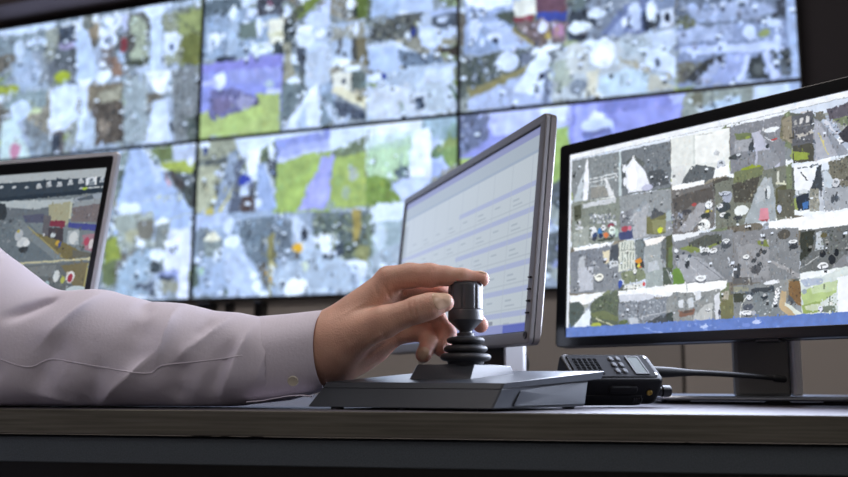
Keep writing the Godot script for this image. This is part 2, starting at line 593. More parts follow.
# ---------------------------------------------------------------- the video wall
func video_wall() -> void:
	var stories := [
		"f 8f9aa6;p 8a9298 0 0 160 0 160 135 0 135;p d5e0ee 0 0 160 0 160 27 0 27;p 6c665a 0 6 81 27 89 43 0 101;p 5e6466 160 0 116 27 106 43 160 108;p 9aa4b2 90 35 105 35 131 135 23 135;p 8c9c50 0 108 32 94 19 135 0 135;e 3c424c 93 94 8 7;e e4eaf2 111 110 9 8;e dfe5ee 101 81 7 6;e 4a5058 78 71 6 5;p 8a9298 160 0 320 0 320 135 160 135;p e6edf6 160 0 320 0 320 45 160 45;p 6c665a 160 23 245 45 253 61 160 101;p 5e6466 320 18 281 45 271 61 320 108;p a4b0c4 255 53 269 53 301 135 195 135;p 8c9c50 160 108 192 94 179 135 160 135;e e4eaf2 267 106 9 7;e 3c424c 267 84 7 6;e 4a5058 265 116 10 8;e 4a5058 284 99 8 7;p 7f878c 320 0 480 0 480 135 320 135;p c8d4e6 320 0 480 0 480 29 320 29;p 5a6058 320 8 386 29 394 46 320 101;p 6f7a5c 480 2 421 29 412 46 480 108;p b0bccf 396 38 410 38 435 135 329 135;e dfe5ee 388 81 7 6;e 3c424c 395 108 9 8;e dfe5ee 413 116 10 8;e 3c424c 421 117 10 8;p 7f878c 0 135 160 135 160 270 0 270;p d5e0ee 0 135 160 135 160 164 0 164;p 6c665a 0 143 45 164 53 181 0 236;p 8a8474 160 137 80 164 71 181 160 243;p a4b0c4 55 172 69 172 113 270 30 270;p 8c9c50 0 243 32 230 19 270 0 270;e e4eaf2 37 259 10 9;e 4a5058 78 233 8 7;e 4a5058 39 249 10 8;e 4a5058 86 255 10 9;p 949a94 160 135 320 135 320 270 160 270;p c8d4e6 160 135 320 135 320 173 160 173;p 777064 160 151 236 173 244 189 160 236;p 6f7a5c 320 146 271 173 261 189 320 243;p a4b0c4 245 181 260 181 306 270 199 270;p 8c9c50 160 243 192 230 179 270 160 270;e dfe5ee 238 210 6 5;e dfe5ee 245 232 8 7;e dfe5ee 233 212 6 5;e 4a5058 237 218 7 6;p 7f878c 320 135 480 135 480 270 320 270;p d5e0ee 320 135 480 135 480 176 320 176;p 6c665a 320 155 399 176 407 193 320 236;p 8a8474 480 149 435 176 425 193 480 243;p a4b0c4 409 185 423 185 459 270 347 270;e e4eaf2 403 228 8 6;e 3c424c 447 250 10 8;e e4eaf2 396 237 8 7;e 4a5058 426 238 8 7;d 6c7a84 b2c0d2 420 9 -61 -10 485 65 482 1 -69 -82;d 6c7a84 aebccc 420 8 -48 120 491 180 489 147 -52 82;d 6c7a84 aebccc 420 8 -32 267 487 310 485 273 -37 225;p c9d8ee -60 1 138 -1 142 10 -59 12;p 7f8c92 -59 12 120 15 124 57 -55 50;p 9fb0c4 48 42 79 41 124 129 43 130;e c4d2e4 58 46 13 21;e a4b4cc 84 99 29 26;p c6d4ea 72 29 122 28 123 39 79 43;p 9ba436 -22 115 65 122 63 136 -21 129;p 95998c 120 15 150 11 156 82 126 83;p 4a525e 151 14 193 12 197 59 155 56;p a49cc0 157 46 199 49 198 74 162 72;p 6b7076 129 78 199 79 203 133 136 128;e a3b02a 169 116 20 11;p 5a6064 146 60 197 61 200 92 148 91;p b9cbe6 197 26 221 19 259 134 203 130;p d8e4f6 198 -5 216 -5 221 24 201 26;p 98876e 223 14 250 15 250 48 226 45;e 7c7f76 223 11 15 16;p 7d7470 254 69 280 67 307 130 285 132;e dfe8fa 274 56 21 16;e 6a7488 273 55 11 8;e e6f0ff 266 125 19 13;p 8e6f5c 276 91 299 92 313 131 290 128;p a8bcd8 294 79 311 86 314 109 300 104;p 5c5c58 302 10 367 9 371 64 306 60;p c2c8e8 299 9 315 9 316 42 303 42;p a5ad92 320 17 357 18 365 103 328 103;e 8c3a3e 309 71 8 15;e 55504c 326 68 10 20;p 474b3c 314 101 373 101 374 117 318 112;p dbe8fb 344 1 400 -2 391 22 369 29;p c8d8f0 366 29 391 27 397 131 375 131;p 8e927a 391 22 477 10 483 127 407 122;p 6b6f38 437 68 480 64 478 131 440 122;p 90985a 424 27 478 20 480 64 432 67;e dde8fa 416 80 17 23;e 5e6a88 417 87 6 7;e eef4ff 412 65 14 7;l 50564a 3 418 26 480 74;p e8f0ff 206 128 243 128 225 150 215 150;p d7e4fa 143 136 203 133 214 204 149 242;p d4e2f6 216 149 231 151 241 251 212 248;p 7b705c 233 141 314 141 311 189 237 191;p a29c84 258 159 309 150 306 189 266 187;p 5c5248 242 177 316 180 322 258 254 261;p f0f6ff 361 130 419 131 402 177 391 177;p 9aa5a8 313 136 364 132 377 263 322 263;p cfdcf0 378 187 411 185 426 267 378 268;p 84888a 419 133 478 133 480 272 432 268;p 6f7472 430 140 434 140 440 259 436 259;p 6f7472 442 141 446 141 452 260 447 260;p 6f7472 454 142 458 142 463 261 459 261;p 6f7472 466 144 470 144 475 262 471 262;e dbe8fa 111 153 9 21;e d2e0a8 110 178 15 7;p 8a9a9c 25 138 137 135 134 171 28 170;e c6d6ec 73 174 25 21;p c8dcd8 24 188 62 189 106 272 32 271;e c27f98 66 254 14 16;p e2eafc 139 195 178 194 175 228 151 231;p 625a58 154 226 181 224 184 269 157 269;p 3e4450 154 231 172 231 175 268 157 267;p b6c6d8 226 206 253 206 257 265 231 265;p 86796a 262 212 290 212 287 244 267 242;p dce6fa 367 268 380 224 413 218 410 269;p 5c645c 459 227 480 227 479 270 461 270",
		"f 8a96a0;p 949a94 0 0 160 0 160 135 0 135;p d5e0ee 0 0 160 0 160 28 0 28;p 5a6058 0 6 73 28 81 44 0 101;p 8a8474 160 1 108 28 99 44 160 108;p 9aa4b2 83 36 97 36 144 135 28 135;e e4eaf2 67 79 7 6;e 3c424c 53 120 10 9;e dfe5ee 121 112 9 8;e 3c424c 124 106 9 8;p 8a9298 160 0 320 0 320 135 160 135;p c8d4e6 160 0 320 0 320 45 160 45;p 5a6058 160 23 207 45 215 61 160 101;p 8a8474 320 18 242 45 232 61 320 108;p b0bccf 216 53 231 53 277 135 194 135;p 8c9c50 160 108 192 94 179 135 160 135;e dfe5ee 204 121 10 8;e dfe5ee 238 79 6 5;e 3c424c 237 110 9 8;e e4eaf2 226 79 6 5;p 8a9298 320 0 480 0 480 135 320 135;p e6edf6 320 0 480 0 480 44 320 44;p 777064 320 23 406 44 414 60 320 101;p 5e6466 480 17 441 44 431 60 480 108;p 9aa4b2 415 52 430 52 447 135 342 135;e e4eaf2 408 89 7 6;e e4eaf2 399 99 8 7;e 3c424c 415 125 10 9;e 3c424c 413 102 8 7;p 8a9298 0 135 160 135 160 270 0 270;p e6edf6 0 135 160 135 160 175 0 175;p 6c665a 0 153 80 175 88 191 0 236;p 8a8474 160 148 116 175 106 191 160 243;p a4b0c4 90 183 104 183 139 270 12 270;e 4a5058 106 216 7 6;e 3c424c 94 248 9 8;e e4eaf2 62 246 9 8;e 3c424c 106 217 7 6;p 8a9298 160 135 320 135 320 270 160 270;p e6edf6 160 135 320 135 320 167 160 167;p 5a6058 160 146 244 167 252 184 160 236;p 6f7a5c 320 140 280 167 270 184 320 243;p 9aa4b2 254 176 268 176 274 270 206 270;p 8c9c50 160 243 192 230 179 270 160 270;e 3c424c 240 221 7 6;e dfe5ee 261 252 10 8;e 4a5058 285 248 9 8;e 4a5058 261 214 7 6;p 8a9298 320 135 480 135 480 270 320 270;p d5e0ee 320 135 480 135 480 175 320 175;p 777064 320 154 370 175 378 192 320 236;p 6f7a5c 480 148 405 175 395 192 480 243;p a4b0c4 379 184 394 184 437 270 366 270;e dfe5ee 396 247 9 8;e 3c424c 404 258 10 9;e e4eaf2 393 219 7 6;e dfe5ee 357 253 10 8;d 6c7a84 aab8c8 400 8 -25 1 482 40 480 0 -30 -44;d 6c7a84 aab8c8 400 8 -10 138 483 163 481 115 -16 84;d 7c868e b8c4d4 300 7 29 187 481 206 478 145 22 120;d 7c868e b8c4d4 300 7 37 266 485 278 481 206 29 187;p 7d8a86 312 4 340 4 334 83 307 95;p 5c6458 314 32 336 29 327 65 314 68;p a9bce0 337 -1 362 -1 475 114 473 171 312 163 314 109;p c6d4ee 379 18 400 38 409 61 399 65 386 42;p d9a0a8 408 43 419 55 431 72 426 74;p a4b048 402 27 476 31 475 53 435 48 408 36;p 4f4a48 416 46 435 45 477 93 478 112 464 101;p b4bcd0 405 2 477 2 479 31 413 30;e e0e6f6 468 30 8 8;e c6d4ee 449 6 14 5;p 6f7c4c 376 4 427 0 434 27 407 27;e eaf4ff 330 109 12 11;e eaf4ff 355 108 12 10;e e0ecfc 342 116 23 5;d c8c47c e0dc98 40 3 368 99 470 105 469 92 367 85;l c9c478 1 368 99 400 92 443 88 469 92;l c9c478 1 471 123 413 133 371 139;e e6f0ff 416 136 16 7;e dde8f8 327 137 22 11;p d9dff4 425 151 477 147 479 223 424 221;p 4a4f4a 450 81 474 75 476 116;e e8f2ff 335 107 16 9;e e4eefc 353 106 11 9;p 9fa69a 305 118 397 115 396 177 330 183;p b7b490 333 149 363 143 367 159 339 169;p 8d9a3e 292 164 318 153 331 195 296 211;p 65704a 290 206 321 195 319 240 293 248;p 7a7568 362 130 398 130 395 161 360 172;e e6eefc 370 171 13 7;e edf4fc 416 135 16 6;p 848a86 401 140 433 138 426 187 401 182;p 9fb4c6 327 212 366 180 396 182 391 267 321 269;p dfe3f8 429 150 471 148 477 269 455 269 427 199;p 5d6678 431 181 450 180 451 186 434 187;e f4f8ff 440 171 15 7;e e6eefc 409 192 18 12;e 454c50 404 213 13 11;p 8c96c8 413 223 453 221 454 237 412 234;e 3c4450 431 233 20 4;p 36404c 365 240 404 238 408 253 365 252;d 2c3440 d4dcec 60 5 364 252 408 253 407 239 363 238;p 9b9a86 419 238 454 237 455 257 421 260;p c9d4e0 409 235 419 236 421 264 406 263;e dfe8f4 379 265 15 4",
		"f 97a6b8;p 8a9298 0 0 160 0 160 135 0 135;p d5e0ee 0 0 160 0 160 33 0 33;p 777064 0 11 51 33 59 49 0 101;p 6f7a5c 160 6 86 33 77 49 160 108;p 9aa4b2 61 41 75 41 134 135 23 135;e dfe5ee 77 101 9 7;e 3c424c 102 116 10 8;e 4a5058 39 124 10 9;e e4eaf2 41 105 9 7;p 7f878c 160 0 320 0 320 135 160 135;p e6edf6 160 0 320 0 320 38 160 38;p 6c665a 160 17 201 38 209 54 160 101;p 8a8474 320 11 236 38 227 54 320 108;p b0bccf 211 46 225 46 276 135 198 135;e e4eaf2 187 103 9 7;e e4eaf2 220 84 7 6;e 3c424c 197 110 9 8;e e4eaf2 234 103 9 7;p 8a9298 320 0 480 0 480 135 320 135;p d5e0ee 320 0 480 0 480 25 320 25;p 5a6058 320 4 393 25 401 41 320 101;p 6f7a5c 480 -2 429 25 419 41 480 108;p b0bccf 403 33 417 33 464 135 346 135;e 3c424c 412 65 6 5;e 3c424c 402 101 9 7;e e4eaf2 421 67 6 5;e e4eaf2 391 86 8 6;p 8a9298 0 135 160 135 160 270 0 270;p e6edf6 0 135 160 135 160 168 0 168;p 5a6058 0 147 66 168 74 184 0 236;p 8a8474 160 141 101 168 92 184 160 243;p 9aa4b2 76 176 90 176 113 270 13 270;p 8c9c50 0 243 32 230 19 270 0 270;e 4a5058 90 213 7 6;e 3c424c 96 225 8 6;e 4a5058 53 241 9 8;e dfe5ee 52 251 10 8;p 8a9298 160 135 320 135 320 270 160 270;p d5e0ee 160 135 320 135 320 165 160 165;p 5a6058 160 144 223 165 231 181 160 236;p 8a8474 320 138 259 165 249 181 320 243;p a4b0c4 233 173 247 173 291 270 173 270;e e4eaf2 273 257 10 9;e 4a5058 250 206 6 5;e dfe5ee 275 244 9 8;e 3c424c 208 246 9 8;p 949a94 320 135 480 135 480 270 320 270;p c8d4e6 320 135 480 135 480 178 320 178;p 6c665a 320 157 379 178 387 195 320 236;p 6f7a5c 480 151 414 178 405 195 480 243;p b0bccf 389 187 403 187 438 270 350 270;e 4a5058 400 212 6 5;e e4eaf2 382 213 6 5;e 4a5058 434 257 10 8;e e4eaf2 387 258 10 9;d 78869a b6c4da 300 5 -5 -81 151 -54 153 10 -2 -14;d 78869a b6c4da 300 4 4 110 157 129 154 23 -1 0;d 7c8a98 b8c6de 400 4 161 101 488 145 489 15 157 -41;d 8496a6 b8c8dc 300 4 164 198 488 234 488 145 161 101;p 93a5bd 0 28 154 40 161 130 1 123;p 5d6a72 -1 7 74 11 75 38 1 41;p aabbd0 56 32 71 35 74 105 46 129;e e4eefa 59 39 7 14;e e6f0ff 22 87 13 15;e 8f9fb8 20 92 5 7;e f0f8ff 18 78 9 6;p 6c7a72 72 62 109 60 110 94 74 94;p 4a4c54 107 20 161 21 162 58 108 53;e d8e2f6 97 45 12 8;e e0e8fa 114 74 6 20;p 7c3f58 129 26 140 28 140 38 129 36;e e6eefa 133 40 8 5;p ece8d0 132 63 162 64 163 110 134 108;p c8c49c 135 89 163 89 163 99 133 96;p 3b4448 142 108 163 109 161 130 143 128;e e9f2fc 120 116 24 10;e 98a8a0 121 113 9 3;p 343a44 27 121 68 121 68 135 28 131;p 8b88d4 -3 131 162 130 166 234 -5 229;p 8c92d8 -3 147 160 153 160 205 -2 221;p 9aa0de 54 147 158 153 159 179 59 174;e dbe4fc 37 165 14 15;e f0f6ff 38 159 9 6;p b8bcf0 1 161 29 161 30 173 2 173;p a9ba6a -5 224 17 221 117 197 160 203 160 271 -3 268;p b0c66c 54 236 118 220 129 237 70 267 34 267;p 6e6c98 19 180 66 182 114 203 118 215 72 227 29 239 17 228;p 7a7096 23 197 63 195 68 215 32 231;e 9a98bc 89 210 18 12;e 504c68 112 213 5 6;p c3cae6 131 192 159 192 160 203 128 200;e a8b8c0 138 183 11 7;p 8b988c 159 37 182 38 183 54 160 61;p 6f7e34 165 62 200 43 224 31 244 30 197 71;p 4b4f40 162 61 200 47 204 57 183 74;p c8d4f2 201 73 252 38 253 90 225 90;p 434a48 162 74 187 74 185 133 164 120;e d6e0f4 169 52 8 12;e eff5ff 203 90 18 8;e d9e4f4 207 110 17 16;p 4c525c 188 120 206 126 213 149 203 174 191 143;e c6d6ee 230 139 21 23;p 9a967e 164 111 177 109 186 178 166 186;p bcc8da 206 136 254 122 255 199 207 193;p 6d7a7c 161 186 193 177 207 198 175 251 165 257;p dce6f8 165 265 231 188 237 232 236 272;p b0c0d6 189 267 208 229 216 270;p 9aacc4 236 194 255 190 257 266 238 267;p 6d7264 235 232 252 243 257 272 238 270;e eaf2ff 222 218 10 13;e e0ecff 185 182 14 6;p 5a6a2e 299 45 323 49 324 86 301 86;p 454844 285 53 301 52 301 83 287 81;e e8eefa 292 56 8 10;p a9b9d0 255 90 322 89 323 166 257 148;p 9a9a90 256 97 319 92 317 122 256 117;e e2eafa 301 103 5 11;p 4d4c48 267 118 274 118 274 143 267 142;p 4d4c48 295 119 303 118 304 160 295 156;p 736a50 303 120 321 119 322 172 304 164;e eef6ff 275 160 18 8;e e8f2ff 296 173 15 7;p e6e2d0 259 177 292 177 293 211 260 207;e 3c4454 280 194 4 5;p 5c6660 292 179 322 179 322 212 295 211;p a8bcdc 327 52 380 44 380 84 329 87;p b8c8e6 380 50 440 43 437 92 380 84;p 5a5c58 356 90 420 90 417 132 323 129 329 107;d 3e4640 a8a068 60 3 330 130 420 142 420 103 329 90;p a4b3d6 433 92 488 87 488 96 437 104;p 4b525c 437 102 488 96 488 125 453 124 437 115;e c7d2ea 456 108 10 6;e e6eefa 394 127 6 5;e 2f3a80 405 122 7 7;e c8b870 414 115 6 3;p 8f8c7c 367 129 427 133 453 172 472 181 453 182 374 136;p c4d3f0 414 115 437 115 453 156 440 161 417 148;p dde8fc 420 119 433 121 443 155 424 149;p c3d0ea 453 124 487 122 487 145 456 139;p 8f8a70 453 142 488 145 488 154 456 152;p 3e3630 443 157 487 157 487 173 469 173 443 161;e c8c0b8 485 168 4 6;p b4c6e8 323 143 377 143 381 193 323 176;p 6c7c90 377 150 453 169 456 182 414 190 381 176;e a08f60 388 189 11 8;p b1c0d4 323 186 488 180 488 234 321 215;d 6d7684 e4ecf8 40 4 324 202 401 211 401 192 323 183;e 2c3c9a 353 193 5 6;e e6f0ff 337 194 12 7;e 8c9c48 332 207 9 4;p d0dcf2 427 192 472 188 479 232 414 225;p 8a8f7c 472 194 488 193 488 233 475 213;p b9c4d2 322 210 488 213 489 268 323 267;p ccd4e0 324 217 381 213 453 241 472 265 352 267 325 256;p b3bfca 427 209 453 215 466 264 427 263;p 3b4554 408 237 423 237 424 257 409 256;p 8c9a92 375 239 381 238 398 264 388 266;p e2d9b4 265 200 322 226 321 246 258 209;p 8a7d58 303 221 317 228 316 239 304 231;p 7c8c98 237 214 258 209 277 264 238 267;p 4b5260 258 226 286 232 321 252 321 267 276 258;p b8c4d6 237 221 248 222 277 266 263 266;p 5a6f5a 463 220 469 217 486 251 485 260;p 7a8a44 472 214 488 213 488 226 479 224",
		"f 9aaabd;p 7f878c 0 0 160 0 160 135 0 135;p d5e0ee 0 0 160 0 160 35 0 35;p 5a6058 0 13 67 35 75 51 0 101;p 6f7a5c 160 8 102 35 92 51 160 108;p a4b0c4 76 43 91 43 131 135 22 135;e dfe5ee 74 88 7 6;e e4eaf2 87 70 6 5;e 3c424c 98 89 7 6;e 3c424c 75 77 7 6;p 8a9298 160 0 320 0 320 135 160 135;p d5e0ee 160 0 320 0 320 44 160 44;p 5a6058 160 23 208 44 216 61 160 101;p 6f7a5c 320 17 244 44 234 61 320 108;p 9aa4b2 218 52 232 52 279 135 175 135;p 8c9c50 160 108 192 94 179 135 160 135;e dfe5ee 242 89 7 6;e 3c424c 225 78 6 5;e 4a5058 258 115 9 8;e dfe5ee 239 108 9 7;p 7f878c 320 0 480 0 480 135 320 135;p d5e0ee 320 0 480 0 480 34 320 34;p 777064 320 12 374 34 382 50 320 101;p 8a8474 480 7 409 34 400 50 480 108;p 9aa4b2 384 42 398 42 462 135 331 135;p 8c9c50 320 108 352 94 339 135 320 135;e 4a5058 403 73 6 5;e dfe5ee 401 103 9 7;e dfe5ee 376 122 10 9;e e4eaf2 413 85 7 6;p 7f878c 0 135 160 135 160 270 0 270;p c8d4e6 0 135 160 135 160 170 0 170;p 777064 0 148 70 170 78 186 0 236;p 8a8474 160 143 105 170 96 186 160 243;p a4b0c4 80 178 94 178 152 270 36 270;e dfe5ee 101 249 10 8;e dfe5ee 55 248 9 8;e dfe5ee 99 228 8 7;e e4eaf2 103 209 6 5;p 8a9298 160 135 320 135 320 270 160 270;p d5e0ee 160 135 320 135 320 168 160 168;p 5a6058 160 147 214 168 222 184 160 236;p 6f7a5c 320 141 249 168 239 184 320 243;p 9aa4b2 223 176 238 176 294 270 182 270;e e4eaf2 261 254 10 8;e dfe5ee 239 230 8 7;e e4eaf2 214 239 9 7;e dfe5ee 242 213 7 6;p 8a9298 320 135 480 135 480 270 320 270;p d5e0ee 320 135 480 135 480 161 320 161;p 5a6058 320 139 381 161 389 177 320 236;p 5e6466 480 134 416 161 406 177 480 243;p b0bccf 390 169 405 169 436 270 363 270;e dfe5ee 415 210 7 6;e 4a5058 413 242 9 8;e 3c424c 405 224 8 7;e e4eaf2 409 201 6 5;p 9a9c84 -6 -5 70 -4 86 34 33 123 -5 127;p b4b494 4 46 36 46 42 80 33 123 -3 124;p c8ba60 32 104 70 76 74 82 51 127 15 128;d 6d6e5a c6c8b0 120 4 -2 40 76 46 74 2 -5 -5;e eaf2ff 12 5 10 8;e 344078 13 16 5 6;p 5a6060 -4 33 79 30 79 37 0 43;e c8d2ee 43 59 7 7;p 4a4c44 36 74 46 73 46 96 37 98;p 8f9cb0 61 26 78 15 84 65 44 126 33 126;p 5d6474 79 40 90 31 95 81 94 126 65 128;p e4eefc 101 60 107 23 112 5 127 1 125 31 119 73 106 79;e f4faff 111 42 13 22;p 9fb2da 118 46 136 44 155 100 156 130 122 128;p c0cbda 132 50 139 48 158 97 155 100;p 4c5058 136 38 156 37 158 79 143 63;e e6eeff 146 27 6 12;e 3a46a8 95 73 12 8;p a9b4c8 86 80 106 82 105 103 88 102;e c8d4e4 92 91 6 9;p 564642 91 103 115 100 117 129 90 128;p 3c3c40 104 81 116 82 115 103 107 103;e d8e4f8 124 113 6 9;p 8f98da 155 9 257 0 258 42 157 49;p a8b0e8 162 19 257 15 258 36 163 37;p c4ccec 156 40 258 30 258 45 164 56;p 9db45c 157 49 211 38 258 36 260 136 158 132;p a3bc5a 178 90 218 69 231 49 241 50 197 131 166 131;p a9a8e6 197 132 244 48 258 47 260 130;p a9aae8 214 131 243 42 266 47 252 132;p a0b45a 266 49 322 44 324 132 255 131;e a8b0a0 302 78 10 11;e a0b08c 288 108 7 12;e 98aa90 259 125 9 7;e 98b060 273 85 9 9;p cfe0dc 321 -2 488 -5 489 81 323 73;p eef4fa 323 0 421 -5 418 15 323 18;p b4d0b4 325 37 402 25 399 79 324 73;p 9cb4c0 421 -5 488 -6 488 39 447 35 421 21;p 7f9a90 456 15 488 12 489 69 460 55;e 8e9f5c 472 47 16 17;p eef2ff 408 14 434 15 437 82 402 79;p b9c6ec 434 28 453 39 466 84 437 82;p b8d6a8 324 43 398 37 399 85 369 92 326 86;p 7a9440 324 86 339 81 360 91 383 120 383 129 325 129;d 5e7838 94a858 60 4 325 126 383 129 383 90 324 86;p eef4ff 402 31 437 34 437 91 399 106;e 5d6e74 387 81 13 10;l 6a7c80 2 386 51 386 78;e e8f2ff 366 84 5 5;p c6d2f4 369 98 399 91 441 91 428 108 389 127;p a8b8e8 437 52 456 78 453 92 437 91;p 7e9a58 453 53 488 44 489 71 466 81;e 6c8660 447 53 10 12;p 9fb0c8 -7 127 156 128 161 268 -11 263;p b4c2e2 -3 131 62 125 59 149 -2 152;p 78838c 2 152 20 147 57 174 54 200 4 195;p efe8c8 17 172 35 157 53 172 43 175;p 8a9490 17 175 53 176 54 200 22 202;e e6eefc 107 155 10 10;e d8e4fa 66 147 9 15;p 6d7a84 87 142 156 137 159 217 121 215 89 178;d 4a525c c0cad8 80 4 90 214 159 217 156 143 87 139;e e6f0ff 46 202 9 8;e 3c4450 58 208 10 7;e dbe6f8 7 203 7 5;e a3c88c 16 225 6 6;p 5e6c60 -6 210 5 211 10 247 -4 255;p b9c8e2 61 183 89 178 122 230 117 267 4 264 45 221;p a2b4d0 31 224 58 207 68 266 18 264;e e8f2ff 75 176 16 11;e 5a6a58 64 262 5 7;e 90a0b8 70 241 7 5;p c4d2e8 96 196 115 224 126 239 116 244 105 223;e eef6ff 119 236 7 5;e eef6ff 126 254 8 12;e eef6ff 138 264 11 5;p 5e5a50 125 215 142 213 147 257 133 245;p 8c8450 144 172 157 164 158 225 150 240 154 268 149 268;e d8a020 152 241 3 6;e f0f4f0 153 228 4 9;p 9aa8bc 156 134 330 138 328 265 160 269;p 636e6c 227 136 330 138 327 222 290 217 228 176;d 3c4838 98a080 160 7 229 210 331 214 330 144 227 138;p a08c48 300 136 316 137 314 189 303 188;p c6d2e4 183 137 198 137 233 176 228 197 209 201 189 161;p 6a747e 158 147 188 146 192 204 161 211;p aebccc 190 208 228 193 290 217 305 267 163 267 157 237;e e2a722 202 193 11 9;e 555048 201 207 6 6;e f0f6ff 247 182 16 11;e e4ecfa 254 196 10 8;e 3c424a 254 209 7 4;e 30343c 213 171 8 9;e 4a5260 278 197 10 11;e ccd8ea 275 189 8 4;p e4ecf6 290 217 318 214 326 239 320 245 297 229;e eaf2fc 311 222 16 9;e 58646c 304 230 7 4;p c8d8ee 297 225 304 226 328 259 318 263;e f8fcff 201 255 23 14;e f2f8ff 192 261 16 10;e cdd8c0 217 224 6 8;l d8e4f0 3 225 260 272 266;p dfe9f4 332 131 394 129 389 164 335 169;p 9fb0b4 331 161 394 156 381 233 327 239;e c4d2dc 349 184 12 21;p 74806c 326 144 337 144 336 215 327 214;p 8a8a58 303 188 331 198 327 222 308 213;p a8b4be 331 214 385 192 381 245 327 247",
